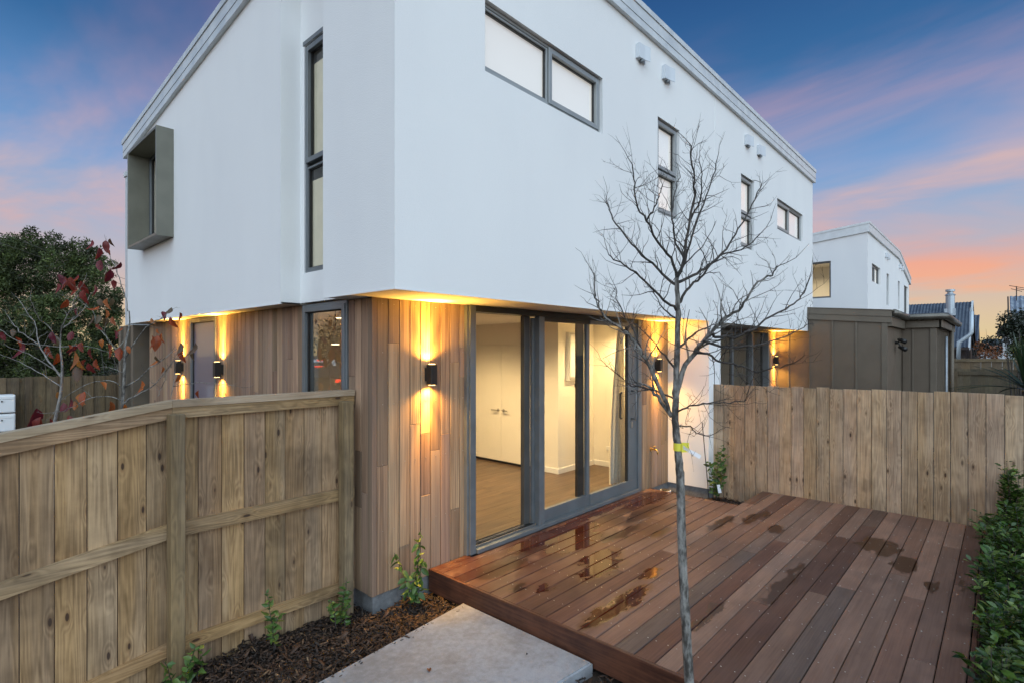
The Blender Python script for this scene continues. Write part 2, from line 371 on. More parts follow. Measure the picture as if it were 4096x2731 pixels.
# ------------------------------------------------------------------ mesh helpers
CB = []
class MB:
    def __init__(s): s.v = []; s.f = []
    def add(s, vs_, fs_):
        o = len(s.v); s.v += [tuple(p) for p in vs_]; s.f += [tuple(i + o for i in f) for f in fs_]
        return s
    def box(s, x0, x1, y0, y1, z0, z1):
        return s.add([(x, y, z) for x in (x0, x1) for y in (y0, y1) for z in (z0, z1)],
                     [(0, 1, 3, 2), (4, 6, 7, 5), (0, 4, 5, 1), (2, 3, 7, 6), (0, 2, 6, 4), (1, 5, 7, 3)])
    def cbox(s, x0, x1, y0, y1, z0, z1, c=.003):
        if x0 > x1: x0, x1 = x1, x0
        if y0 > y1: y0, y1 = y1, y0
        lo = (x0, y0, z0); hi = (x1, y1, z1); vv = []; idx = {}
        for a in (0, 1):
            for b in (0, 1):
                for d in (0, 1):
                    g = (a, b, d)
                    for ax in range(3):
                        p = [0, 0, 0]
                        for k in range(3):
                            full = hi[k] if g[k] else lo[k]
                            p[k] = full if k == ax else (full - c if g[k] else full + c)
                        idx[(g, ax)] = len(vv); vv.append(tuple(p))
        ff = []
        for ax in range(3):
            o1, o2 = [k for k in range(3) if k != ax]
            for sgn in (0, 1):
                q = []
                for a, b in ((0, 0), (0, 1), (1, 1), (1, 0)):
                    g = [0, 0, 0]; g[ax] = sgn; g[o1] = a; g[o2] = b; q.append(idx[(tuple(g), ax)])
                ff.append(tuple(q))
            for a in (0, 1):
                for b in (0, 1):
                    g0 = [0, 0, 0]; g1 = [0, 0, 0]; g0[o1] = g1[o1] = a; g0[o2] = g1[o2] = b; g1[ax] = 1
                    ff.append((idx[(tuple(g0), o1)], idx[(tuple(g1), o1)], idx[(tuple(g1), o2)], idx[(tuple(g0), o2)]))
        for a in (0, 1):
            for b in (0, 1):
                for d in (0, 1): ff.append(tuple(idx[((a, b, d), k)] for k in range(3)))
        return s.add(vv, ff)
    def quad(s, *p): return s.add(p, [tuple(range(len(p)))])
    def prism(s, poly, axis, a, b):
        """poly: 2-D points in the two other axes (in axis order), extruded from a to b"""
        n = len(poly)
        def P(q, t):
            if axis == 0: return (t, q[0], q[1])
            if axis == 1: return (q[0], t, q[1])
            return (q[0], q[1], t)
        return s.add([P(q, a) for q in poly] + [P(q, b) for q in poly],
                     [tuple(range(n)), tuple(range(2 * n - 1, n - 1, -1))] + [(i, (i + 1) % n, (i + 1) % n + n, i + n) for i in range(n)])
    def tube(s, pts, rad, n=6, cap=True):
        pts = [Vector(p) for p in pts]; k = len(pts)
        if not isinstance(rad, (list, tuple)): rad = [rad] * k
        t0 = (pts[1] - pts[0]).normalized()
        a = t0.cross(Vector((0.3, 0.9, 0.2))); a = a.normalized() if a.length > 1e-4 else Vector((1, 0, 0))
        vv = []; ff = []
        for i in range(k):
            t = (pts[min(i + 1, k - 1)] - pts[max(i - 1, 0)])
            t = t.normalized() if t.length > 1e-9 else t0
            a = (a - t * a.dot(t)); a = a.normalized() if a.length > 1e-6 else t.orthogonal().normalized(); b = t.cross(a)
            for j in range(n):
                an = 2 * math.pi * j / n
                vv.append(tuple(pts[i] + (a * math.cos(an) + b * math.sin(an)) * rad[i]))
        for i in range(k - 1):
            for j in range(n): ff.append((i * n + j, i * n + (j + 1) % n, (i + 1) * n + (j + 1) % n, (i + 1) * n + j))
        if cap: ff.append(tuple(range(n - 1, -1, -1))); ff.append(tuple(range((k - 1) * n, k * n)))
        return s.add(vv, ff)
    def cyl(s, p0, p1, r, n=16, r1=None): return s.tube([p0, p1], [r, r if r1 is None else r1], n)
    def mesh(s, name, smooth=False, fix=True):
        me = bpy.data.meshes.new(name); me.from_pydata(s.v, [], s.f)
        if fix:
            bm = bmesh.new(); bm.from_mesh(me); bmesh.ops.recalc_face_normals(bm, faces=bm.faces); bm.to_mesh(me); bm.free()
        if smooth: me.polygons.foreach_set('use_smooth', [True] * len(me.polygons))
        me.update(); return me
    def build(s, name, mat, parent=None, smooth=False, fix=True):
        return link(name, s.mesh(name, smooth, fix), mat, parent)
def link(name, me, mat, parent=None):
    if mat is not None and not me.materials: me.materials.append(MT[mat])
    o = bpy.data.objects.new(name, me); COL.objects.link(o)
    if parent is not None: o.parent = parent; o.matrix_parent_inverse = Matrix.Translation(-Vector(parent.location)) if not parent.parent else Matrix.Identity(4)
    return o
def thing(name, label, cat, loc=(0, 0, 0), group=None):
    o = bpy.data.objects.new(name, None); COL.objects.link(o); o.location = loc; o.empty_display_size = .1
    tag(o, label, cat, group); return o
def tag(o, label, cat, group=None):
    o['label'] = label; o['category'] = cat
    if group: o['group'] = group
    return o
def kind(o, k): o['kind'] = k; return o
def bx(name, mat, parent, *d, c=0.0):
    m = MB(); (m.cbox(*d, c=c) if c else m.box(*d)); return m.build(name, mat, parent)
def numesh(name, verts, faces, mat, parent=None, smooth=False):
    me = bpy.data.meshes.new(name); nv = len(verts); nf, k = faces.shape
    me.vertices.add(nv); me.vertices.foreach_set('co', np.asarray(verts, np.float32).ravel())
    me.loops.add(nf * k); me.loops.foreach_set('vertex_index', faces.astype(np.int32).ravel())
    me.polygons.add(nf); me.polygons.foreach_set('loop_start', np.arange(0, nf * k, k, dtype=np.int32))
    me.update(calc_edges=True); me.validate()
    if smooth: me.polygons.foreach_set('use_smooth', [True] * nf)
    return link(name, me, mat, parent)
def rand_rot(n, tilt=None, up=None):
    """n random rotation matrices"""
    q = nrg.normal(size=(n, 4)); q /= np.linalg.norm(q, axis=1)[:, None]
    w_, x, y, z = q.T
    return np.stack([np.stack([1 - 2 * (y * y + z * z), 2 * (x * y - z * w_), 2 * (x * z + y * w_)], -1),
                     np.stack([2 * (x * y + z * w_), 1 - 2 * (x * x + z * z), 2 * (y * z - x * w_)], -1),
                     np.stack([2 * (x * z - y * w_), 2 * (y * z + x * w_), 1 - 2 * (x * x + y * y)], -1)], -2)
def scatter(tv, tf, pos, rot, scl):
    tv = np.asarray(tv, float); tf = np.asarray(tf, int); n = len(pos)
    scl = np.asarray(scl, float); scl = scl[:, None] if scl.ndim == 1 else scl
    v = np.einsum('nij,nkj->nki', rot, tv[None] * scl[:, None, :]) + pos[:, None, :]
    f = tf[None] + (np.arange(n) * len(tv))[:, None, None]
    return v.reshape(-1, 3), f.reshape(-1, tf.shape[1])
LEAFV = [(0, 0, 0), (.22, .30, .05), (0, .30, -.01), (-.22, .30, .05), (.24, .62, .03), (0, .62, -.03), (-.24, .62, .03), (0, 1.0, -.10)]
LEAFV4 = [(0, 0, 0), (.24, .5, .06), (0, .5, -.03), (-.24, .5, .06), (0, 1.0, -.08)]
LEAFF4 = [(0, 1, 2), (0, 2, 3), (1, 4, 2), (2, 4, 3)]
LEAFF3 = [(0, 1, 2), (0, 2, 3), (1, 4, 5), (1, 5, 2), (2, 5, 6), (2, 6, 3), (4, 7, 5), (5, 7, 6)]

# ------------------------------------------------------------------ the setting
g = MB().quad((-150, -150, -.24), (250, -150, -.24), (250, 250, -.24), (-150, 250, -.24)).build('ground', 'soil'); kind(g, 'structure')
# concrete path slab running into the deck
sl = MB(); poly = [(3.035, 3.315), (1.67, 3.195), (-.6, 3.0), (-.6, 2.35), (2.70, 2.065), (3.035, 2.035)]
sl.prism(poly, 2, -.26, -.145)
so_ = sl.build('path', 'slab_concrete'); kind(so_, 'structure')
bm = bmesh.new(); bm.from_mesh(so_.data)
bmesh.ops.bevel(bm, geom=[e for e in bm.edges if min(v.co.z for v in e.verts) > -.15], offset=.012, segments=3, affect='EDGES'); bm.to_mesh(so_.data); bm.free()

# bark mulch: thousands of chips lying on the soil
def mulch():
    pts = []
    def inpoly(x, y):
        if x > 3.02 and x < 6.97: return False
        return True
    def region(n, x0, x1, y0, y1, keep=lambda x, y: True):
        while n > 0:
            x = rnd.uniform(x0, x1); y = rnd.uniform(y0, y1)
            if keep(x, y): pts.append((x, y)); n -= 1
    left_edge = lambda x: 3.315 - (3.035 - x) * (.12 / 1.365)
    region(9500, -.1, 3.03, 3.02, 4.07, lambda x, y: y > left_edge(x) + .012 and not (x > 2.5 and y > 3.80))
    region(2600, 1.7, 3.03, .9, 2.08, lambda x, y: y < 2.065 - (x - 2.70) * .09 - .012)
    region(1300, 6.98, 7.88, 2.40, 3.80, lambda x, y: not (x > 7.70 and y > 3.14))
    n0 = len(pts)
    for _ in range(46):
        x = rnd.uniform(1.5, 3.0); pts.append((x, left_edge(x) - abs(rnd.gauss(0, .035))))
    n = len(pts); pos = np.zeros((n, 3)); pos[:, :2] = pts
    hgt = .022 * np.sin(pos[:, 0] * 5.1) * np.cos(pos[:, 1] * 6.3) + .014 * np.sin(pos[:, 0] * 13 + pos[:, 1] * 9)
    pos[:, 2] = -.215 + hgt + nrg.uniform(-.012, .022, n); pos[n0:, 2] = -.141
    tv = np.array([(-1, -.5, -.5), (1, -.35, -.4), (.8, .5, -.5), (-.9, .4, -.4), (-.8, -.4, .5), (.9, -.5, .3), (1, .35, .5), (-1, .5, .4)]) * .5
    tf = [(0, 3, 2, 1), (4, 5, 6, 7), (0, 1, 5, 4), (1, 2, 6, 5), (2, 3, 7, 6), (3, 0, 4, 7)]
    az = nrg.uniform(0, 2 * np.pi, n); tl = nrg.normal(0, .38, n); rl = nrg.normal(0, .45, n); tl[n0:] *= .1; rl[n0:] *= .1
    cz, sz_ = np.cos(az), np.sin(az); cx, sx = np.cos(tl), np.sin(tl); cy, sy = np.cos(rl), np.sin(rl)
    o_, e_ = np.zeros(n), np.ones(n)
    Rz = np.stack([np.stack([cz, -sz_, o_], -1), np.stack([sz_, cz, o_], -1), np.stack([o_, o_, e_], -1)], -2)
    Rx = np.stack([np.stack([e_, o_, o_], -1), np.stack([o_, cx, -sx], -1), np.stack([o_, sx, cx], -1)], -2)
    Ry = np.stack([np.stack([cy, o_, sy], -1), np.stack([o_, e_, o_], -1), np.stack([-sy, o_, cy], -1)], -2)
    L = nrg.uniform(.018, .062, n) * np.where(nrg.random(n) < .06, 1.9, 1)
    S = np.stack([L, L * nrg.uniform(.28, .7, n), nrg.uniform(.005, .013, n)], -1); S[n0:] *= .45
    v, f = scatter(tv, tf, pos, Rz @ Rx @ Ry, S)
    o = numesh('bark_mulch', v, f, 'bark'); kind(o, 'stuff'); tag(o, 'dark brown bark chip mulch spread over the planting beds', 'mulch')
mulch()

# ------------------------------------------------------------------ the main house
SOF = 2.38                                        # soffit height above the deck
UX, UY = 2.241, 3.159                             # planes of the upper storey (street side, garden side)
LX, LY = 2.47, 3.795                              # planes of the timber ground floor
XE = 13.50                                        # far end of the house
YE = 10.455
ROOF = lambda y: 5.80 - .09 * (y - 3.11)          # underside line of the fascia, falling away from the garden
house = thing('townhouse', 'white rendered two-storey house with timber-clad ground floor beside the deck', 'house', (8, 6.8, -.24))

class Face:
    """a wall plane: u along the wall, v up, w inward"""
    def __init__(s, axis, pos): s.a = axis; s.p = pos
    def P(s, u, v, w_=0.0): return (u, s.p + w_, v) if s.a == 'y' else (s.p + w_, u, v)
    def B(s, mb, u0, u1, v0, v1, w0, w1, c=0.0):
        d = (u0, u1, s.p + w0, s.p + w1, v0, v1) if s.a == 'y' else (s.p + w0, s.p + w1, u0, u1, v0, v1)
        return mb.cbox(*d, c=c) if c else mb.box(*d)
def wall_sheet(face, us, vs_, holes, depth, top=None, nu=1):
    """front sheet of a wall with window openings and their reveals; top(u) gives a sloping top"""
    mb = MB()
    U = sorted(set([us[0], us[1]] + [h[0] for h in holes] + [h[1] for h in holes]))
    V = sorted(set([vs_[0], vs_[1]] + [h[2] for h in holes] + [h[3] for h in holes]))
    for i in range(len(U) - 1):
        for j in range(len(V) - 1):
            cu, cv = (U[i] + U[i + 1]) / 2, (V[j] + V[j + 1]) / 2
            if any(h[0] < cu < h[1] and h[2] < cv < h[3] for h in holes): continue
            t0 = t1 = V[j + 1]
            if top and j == len(V) - 2: t0, t1 = top(U[i]), top(U[i + 1])
            mb.quad(face.P(U[i], V[j]), face.P(U[i + 1], V[j]), face.P(U[i + 1], t1), face.P(U[i], t0))
    for a, b, c, d in holes:
        mb.quad(face.P(a, c), face.P(a, d), face.P(a, d, depth), face.P(a, c, depth))
        mb.quad(face.P(b, c), face.P(b, d), face.P(b, d, depth), face.P(b, c, depth))
        mb.quad(face.P(a, c), face.P(b, c), face.P(b, c, depth), face.P(a, c, depth))
        mb.quad(face.P(a, d), face.P(b, d), face.P(b, d, depth), face.P(a, d, depth))
    return mb
def ring(mb, face, u0, u1, v0, v1, t, w0, w1, c=.002, sides='LRTB'):
    if 'L' in sides: face.B(mb, u0, u0 + t, v0, v1, w0, w1, c)
    if 'R' in sides: face.B(mb, u1 - t, u1, v0, v1, w0, w1, c)
    a = u0 + (t if 'L' in sides else 0); b = u1 - (t if 'R' in sides else 0)
    if 'T' in sides: face.B(mb, a, b, v1 - t, v1, w0 + .001, w1 - .001, c)
    if 'B' in sides: face.B(mb, a, b, v0, v0 + t, w0 + .001, w1 - .001, c)
    return mb
def window(parent, face, u0, u1, v0, v1, w0, lights, blind='glow_blind', gl='glass', fmat='frame_grey', blind_top=0.0):
    """aluminium window; lights = list of (u0,u1,v0,v1,opening?)"""
    fr = ring(MB(), face, u0, u1, v0, v1, .028, w0, w0 + .07)
    if fmat == 'window_frame': face.B(fr, u0 + .0285, u1 - .0285, v0 + .0285, v0 + .058, w0 + .004, w0 + .06, .002)
    fr = fr.build('window', fmat, parent)
    for (a, b, c, d, op) in lights:
        t = .046 if op else .018
        sf = ring(MB(), face, a, b, c, d, t, w0 - (.012 if op else -.006), w0 + .05).build('sash', fmat, fr)
        gk = ring(MB(), face, a + t, b - t, c + t, d - t, .008, w0 + .022, w0 + .045, 0.0).build('glazing_seal', 'rubber', fr)
        g_ = MB().quad(face.P(a + t, c + t, w0 + .035), face.P(b - t, c + t, w0 + .035), face.P(b - t, d - t, w0 + .035), face.P(a + t, d - t, w0 + .035)).build('pane', gl, fr)
        if blind:
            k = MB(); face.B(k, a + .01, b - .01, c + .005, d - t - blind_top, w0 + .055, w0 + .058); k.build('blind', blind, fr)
    return fr

# upper storey, garden side
FG = Face('y', UY)
gh = [(3.134, 4.902, 4.252, 4.85), (6.145, 6.75, 3.655, 4.848), (9.02, 9.64, 3.65, 4.842), (10.93, 12.69, 4.252, 4.84)]
wall_sheet(FG, (UX, XE), (SOF, 5.86), gh, .11).build('upper_wall', 'stucco', house)
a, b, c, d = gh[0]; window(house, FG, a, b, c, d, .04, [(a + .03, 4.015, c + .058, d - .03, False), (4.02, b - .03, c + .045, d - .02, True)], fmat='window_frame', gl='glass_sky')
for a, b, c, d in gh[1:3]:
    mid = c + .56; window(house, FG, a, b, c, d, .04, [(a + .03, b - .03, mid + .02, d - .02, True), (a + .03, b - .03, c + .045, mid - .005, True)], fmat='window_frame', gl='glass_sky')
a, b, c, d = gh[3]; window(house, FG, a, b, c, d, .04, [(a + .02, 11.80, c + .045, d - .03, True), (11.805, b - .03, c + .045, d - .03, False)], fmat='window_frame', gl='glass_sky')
# control joint in the render, vents
bx('control_joint', 'stucco', house, 7.93, 7.945, UY - .004, UY + .004, SOF + .01, 5.70)
def vent(x, par):
    z0, z1 = 5.345, 5.515
    m = MB(); m.cbox(x - .10, x + .10, UY - .018, UY, z0, z1, c=.004); o = m.build('vent_cover', 'vent_plastic', par)
    m = MB(); m.prism([(x - .098, UY - .0185), (x - .098, UY - .05), (x + .01, UY - .062), (x + .10, UY - .085), (x + .10, UY - .078), (x + .012, UY - .055), (x + .05, UY - .0185)], 2, z0 + .004, z1 + .002); m.build('cowl', 'vent_plastic', o)
    m = MB(); m.cyl((x - .01, UY - .035, z0 - .02), (x - .01, UY - .035, z0 + .004), .028, 14); m.build('spout', 'frame_grey', o)
for x in (5.70, 6.35, 9.28, 9.88): vent(x, house)

# upper storey, street side: left volume, recessed strip, right volume
FS = Face('x', UX)
bw = (8.10, 9.50, 3.46, 4.84)
wall_sheet(FS, (4.942, YE), (SOF, 4.9), [bw], .14, lambda y: ROOF(y) + .05).build('upper_wall', 'stucco', house)
wall_sheet(FS, (UY, 4.163), (SOF, 5.0), [], .1, lambda y: ROOF(y) + .05).build('upper_wall', 'stucco', house)
FR = Face('x', 2.431)
rw = (4.24, 4.868, 2.671, 4.81)
wall_sheet(FR, (4.163, 4.942), (SOF + .012, 4.95), [rw], .06, lambda y: ROOF(y) + .05).build('recessed_wall', 'stucco', house)
m = MB()
for y in (4.942, 4.163): m.quad((UX, y, SOF), (2.431, y, SOF), (2.431, y, ROOF(y) + .05), (UX, y, ROOF(y) + .05))
m.quad((UX, YE, SOF), (XE, YE, SOF), (XE, YE, ROOF(YE)), (UX, YE, ROOF(YE)))
m.quad((XE, UY, -.2), (XE, YE, -.2), (XE, YE, ROOF(YE)), (XE, UY, 5.86))
m.build('return_wall', 'stucco', house)
wf = window(house, FR, *rw, .012, [(4.27, 4.85, 3.70, 4.79, True), (4.27, 4.85, 2.70, 3.665, False)], 'blind_cloth', 'glass', blind_top=.10)
bx('flashing', 'frame_grey', house, 2.425, 2.445, 4.17, 4.885, 4.812, 4.85)
# bronze sheet-metal box around the street window
m = MB(); bxs, bxe = 2.04, 2.308
for d in ((bxs, bxe, 8.08, 8.115, 3.44, 4.86), (bxs, bxe, 9.485, 9.52, 3.44, 4.86), (bxs + .002, bxe, 8.1155, 9.4845, 4.825, 4.859), (bxs + .002, bxe, 8.1155, 9.4845, 3.441, 3.475)): m.cbox(*d, c=.002)
boxw = m.build('window_surround', 'bronze_sheet', house)
F2 = Face('x', UX); window(house, F2, 8.10, 9.50, 3.46, 4.84, .07, [(8.13, 8.80, 3.48, 4.82, True), (8.80, 9.47, 3.48, 4.82, False)], 'blind_cloth', 'glass')

# soffits
m = MB(); th = .012
m.box(UX + .004, 13.1, UY + .004, LY + .05, SOF, SOF + th)
m.box(UX + .004, LX + .06, LY + .05, 4.163, SOF, SOF + th)
m.box(UX + .004, LX + .06, 4.942, YE, SOF, SOF + th)
m.build('soffit', 'soffit_paint', house)
m = MB()
for d in ((UX - .003, 13.1, UY - .003, UY + .012, SOF - .006, SOF + .006), (UX - .003, UX + .012, UY + .013, 4.163, SOF - .006, SOF + .006), (UX - .003, UX + .012, 4.942, YE, SOF - .006, SOF + .006)): m.box(*d)
m.build('drip_edge', 'stucco', house)
m = MB(); m.box(9.2, 9.204, UY + .02, LY, SOF - .002, SOF + .001); m.box(5.6, 5.604, UY + .02, LY, SOF - .002, SOF + .001); m.build('soffit_joint', 'frame_grey', house)

# roof and fascia
OV = .05
def fascia_x(z0, z1, y0, y1, x0, x1): return MB().box(x0, x1, y0, y1, z0, z1)
m = MB(); m.box(UX - OV, XE + .055, UY - OV, UY - OV + .05, 5.715, 5.935); m.build('fascia', 'fascia_grey', house)
m = MB(); m.box(UX - OV - .012, XE + .067, UY - OV - .012, UY + .05, 5.938, 6.005); m.build('fascia_cap', 'fascia_grey', house)
m = MB(); m.box(UX - OV - .004, XE + .058, UY - OV - .004, UY - OV, 5.80, 5.803); m.build('fascia_groove', 'frame_dark', house)
def sl(y): return -.09 * (y - (UY - OV))
def rake(mb, x0, x1, y0, y1, z0, z1):
    mb.add([(x, y, z + sl(y)) for x in (x0, x1) for y in (y0, y1) for z in (z0, z1)], [(0, 1, 3, 2), (4, 6, 7, 5), (0, 4, 5, 1), (2, 3, 7, 6), (0, 2, 6, 4), (1, 5, 7, 3)]); return mb
rake(MB(), UX - OV + .001, UX - OV + .05, UY - OV + .051, 10.52, 5.715, 5.935).build('fascia', 'fascia_grey', house)
rake(MB(), UX - OV - .012, UX + .1, UY + .051, 10.55, 5.938, 6.005).build('fascia_cap', 'fascia_grey', house)
rake(MB(), UX - OV - .003, UX - OV + .0005, UY, 10.5, 5.80, 5.803).build('fascia_groove', 'frame_dark', house)
rake(MB(), UX + .05, XE + .05, UY + .05, 10.5, 5.90, 5.985).build('roof', 'fascia_grey', house)
rake(MB(), UX - OV + .05, UX + .05, UY, 10.45, 5.75, 5.80).build('eaves_lining', 'frame_grey', house)
m = MB(); m.box(UX - OV + .05, XE, UY - OV + .05, UY + .03, 5.76, 5.80); m.build('eaves_lining', 'frame_grey', house)
gz = 5.935 + sl(10.55)
m = MB(); m.tube([(2.22, 10.58, gz - .02), (13.4, 10.58, gz - .02)], .06, 12); m.build('gutter', 'fascia_grey', house, True)
m = MB(); m.tube([(2.29, 10.53, gz - .1), (2.29, 10.53, 2.4)], .035, 10); m.build('downpipe', 'fascia_grey', house, True)

# ground floor: concrete plinth, dark building wrap, cladding boards
PB = -.062
m = MB(); m.box(LX + .02, 7.74, LY + .02, LY + .12, -.35, PB + .01); m.box(LX + .02, LX + .12, LY + .12, 10.15, -.35, PB + .01); m.build('plinth', 'plinth_concrete', house)
m = MB(); m.box(LX + .025, 3.512, LY + .022, LY + .03, PB, SOF); m.box(6.79, 7.75, LY + .022, LY + .03, PB, SOF)
for y0, y1 in ((LY + .031, 4.155), (4.965, 7.235), (8.185, 10.15)): m.box(LX + .022, LX + .03, y0, y1, PB, SOF)
m.build('building_wrap', 'rubber', house)
def board_col(face, u0, u1, z0, z1):
    cuts = [z0]
    if rnd.random() < .75: cuts.append(rnd.uniform(z0 + .25, z1 - .25))
    if rnd.random() < .35: cuts.append(rnd.uniform(z0 + .25, z1 - .25))
    cuts = sorted(cuts) + [z1]
    for q0, q1 in zip(cuts[:-1], cuts[1:]):
        if q1 - q0 < .06: continue
        k = MB(); pr = rnd.uniform(-.001, .001)
        face.B(k, u0, u1, q0 + .0008, q1 - .0008, pr, .02, .0025); k.build('cladding_board', 'cedar', house)
LG, LS = Face('y', LY), Face('x', LX)
us = [2.516, 2.627, 2.740, 2.851, 2.965, 3.080, 3.194, 3.309, 3.425, 3.511]
for i in range(9): board_col(LG, us[i] + .004, us[i + 1] - .004, PB, SOF - .002)
u = 6.81
while u < 7.70:
    e = min(u + .1145, 7.716); board_col(LG, u + .003, e - .003, PB, SOF - .002); u += .1145
bx('corner_board', 'cedar', house, LX - .004, LX + .043, LY - .006, LY + .02, PB, SOF - .002, c=.002)
bx('corner_board', 'cedar', house, LX - .006, LX + .019, LY + .021, LY + .055, PB, SOF - .002, c=.002)
for (y0, y1) in ((3.852, 4.155), (4.965, 7.235), (8.185, 10.15)):
    n = max(1, round((y1 - y0) / .1142)); p = (y1 - y0) / n
    for i in range(n): board_col(LS, y0 + i * p + .004, y0 + (i + 1) * p - .004, PB, SOF - .002)
# nail heads
m = MB()
for zz in (.45, 1.0, 1.50, 1.93, 2.33):
    for i in range(9):
        x = (us[i] + us[i + 1]) / 2; m.cyl((x, LY - .003, zz - .02 * i * 0), (x, LY + .002, zz), .0035, 6)
m.build('nail_heads', 'steel', house)['kind'] = 'stuff'
# wing wall between the two units
bx('wing_wall', 'stucco', house, 7.72, 8.16, UY + .002, LY + .1, PB, SOF - .001)
bx('wing_wall_base', 'plinth_concrete', house, 7.74, 8.14, UY + .03, LY + .1, -.35, PB)
# street window at the corner and the frosted entry panel
F3 = Face('x', LX)
wk = window(house, F3, 4.158, 4.962, .2, SOF - .003, -.015, [(4.18, 4.94, .23, SOF - .03, True)], None, 'glass_tint')
m = MB(); F3.B(m, 4.16, 4.96, PB, .2, 0, .02); m.build('sill_panel', 'frame_grey', house)
fd = ring(MB(), F3, 7.239, 8.182, PB, SOF - .004, .055, -.01, .06).build('entry_door', 'frame_grey', house)
m = MB(); F3.B(m, 7.294, 8.127, 0.0, SOF - .06, .025, .035); m.build('frosted_pane', 'frosted_glass', fd)
ring(MB(), F3, 7.294, 8.127, 0.0, SOF - .06, .012, .012, .0245, 0).build('glazing_seal', 'rubber', fd)

# brown metal clad return beyond the entry
m = MB(); m.box(LX + .15, LX + .2, 10.15, 11.6, -.2, SOF); m.build('side_panel', 'brown_cladding', house)
for y0, y1, x0 in ((10.66, 10.80, 2.36), (11.02, 11.18, 2.34), (11.40, 11.52, 2.34)):
    bx('side_post', 'brown_trim', house, x0, LX + .16, y0, y1, -.2, SOF - .01, c=.004)
m = MB(); m.box(2.36, 3.6, 11.05, 11.16, SOF + .0, 4.92); m.build('rear_wall', 'weatherboard', house)
bx('rear_flashing', 'fascia_grey', house, 2.34, 3.62, 11.03, 11.18, 4.92, 5.0)

# sliding doors
def sliding_door(mir, handle=True):
    X = (lambda x: 15.88 - x) if mir else (lambda x: x)
    fy = 3.735
    def b(name, mat, par, x0, x1, y0, y1, z0, z1, c=.002):
        return bx(name, mat, par, min(X(x0), X(x1)), max(X(x0), X(x1)), y0, y1, z0, z1, c=c)
    root = b('sliding_door', 'frame_grey', house, 3.512, 3.585, fy, 3.90, .0, 2.378)
    b('jamb', 'frame_grey', root, 6.70, 6.79, fy, 3.90, 0, 2.378); b('jamb_trim', 'frame_grey', root, 3.485, 3.511, fy + .02, 3.84, 0, 2.378)
    b('head', 'frame_dark', root, 3.586, 6.699, fy + .004, 3.90, 2.318, 2.376)
    b('sill', 'frame_grey', root, 3.586, 6.699, fy - .028, 3.905, .003, .042)
    for i, yy in enumerate((3.765, 3.80, 3.835, 3.87)):
        b('track', 'frame_dark' if i % 2 else 'steel', root, 3.60, 4.52, yy, yy + .012, .0425, .062)
    # left bay, fixed glass set back
    b('fixed_frame', 'frame_dark', root, 3.586, 3.600, 3.85, 3.89, .0425, 2.317, 0)
    b('stile', 'frame_mid', root, 4.405, 4.50, 3.835, 3.89, .045, 2.317); b('stile', 'frame_grey', root, 4.505, 4.55, 3.80, 3.84, .045, 2.30)
    m = MB().quad((X(3.6), 3.875, .05), (X(4.41), 3.875, .05), (X(4.41), 3.875, 2.317), (X(3.6), 3.875, 2.317)); m.build('pane', 'glass', root)
    b('mullion', 'frame_grey', root, 4.535, 4.625, fy - .006, 3.80, .004, 2.317)
    # two sliding sashes
    for k, (a, e, lw, rw_) in enumerate(((4.626, 5.56, .012, .06), (5.561, 6.699, .012, .225))):
        y0 = 3.765 - .012 * k + .006; y1 = y0 + .045
        b('bottom_rail', 'frame_grey', root, a, e, y0, y1, .0425, .178); b('top_rail', 'frame_grey' if k else 'frame_dark', root, a, e, y0, y1, 2.268, 2.317)
        b('stile', 'frame_grey', root, e - rw_, e, y0 + .001, y1 - .001, .1785, 2.2675)
        if k == 0: b('stile', 'frame_dark', root, e - rw_ - .13, e - rw_ - .0005, y0 + .045, y1 + .04, .17, 2.30)
        if k == 1: b('glazing_seal', 'rubber', root, e - rw_ - .025, e - rw_ - .0005, y0 + .012, y1 - .004, .1785, 2.2675, 0)
        m = MB(); p0 = a + lw; p1 = e - rw_; yy = y0 + .03
        m.quad((X(p0), yy, .175), (X(p1), yy, .175), (X(p1), yy, 2.27), (X(p0), yy, 2.27)); m.build('pane', 'glass', root)
    if handle:
        m = MB(); hx = X(6.55); yy = 3.70
        m.tube([(hx, 3.76, 1.40), (hx, yy, 1.40), (hx, yy - .012, 1.36), (hx, yy - .012, 1.06), (hx, yy, 1.02), (hx, 3.76, 1.02)], .014, 8); m.build('handle', 'frame_grey', root, True)
        b('lock', 'steel', root, 6.53, 6.57, 3.745, 3.762, .90, .98)
        m = MB(); hx = X(6.43); m.tube([(hx, 3.84, 1.38), (hx, 3.86, 1.36), (hx, 3.86, 1.04), (hx, 3.84, 1.02)], .016, 8); m.build('handle', 'frame_dark', root, True)
    return root
sliding_door(False); sliding_door(True)

# living room behind the first sliding door
CE = 2.40
m = MB()
m.box(2.62, 7.67, 3.94, 9.3, CE, CE + .02); m.build('ceiling', 'room_paint', house)
m = MB()
m.box(6.68, 6.76, 5.118, 5.42, .03, CE); m.box(6.68, 6.76, 7.35, 9.3, .03, CE); m.box(6.76, 6.80, 5.42, 7.35, .03, CE); m.box(6.68, 6.7599, 5.42, 7.35, 2.045, CE)
m.box(6.76, 7.67, 5.118, 5.17, .03, CE)
m.box(7.67, 7.71, 3.94, 5.17, .03, CE)
m.box(2.56, 7.67, 9.3, 9.34, .03, CE)
for y0, y1 in ((3.9, 4.16), (4.96, 9.3)): m.box(2.58, 2.62, y0, y1, .0, CE)
m.box(2.62, 3.512, 3.90, 3.94, 0, CE); m.box(6.79, 7.67, 3.90, 3.94, 0, CE)
m.build('room_wall', 'room_paint', house)
m = MB(); m.cbox(6.665, 6.6795, 5.112, 5.418, .03, .115, c=.003); m.cbox(6.6655, 7.655, 5.103, 5.1175, .03, .115, c=.003); m.cbox(7.655, 7.6695, 3.95, 5.103, .03, .115, c=.003)
m.build('skirting', 'white_plastic', house)
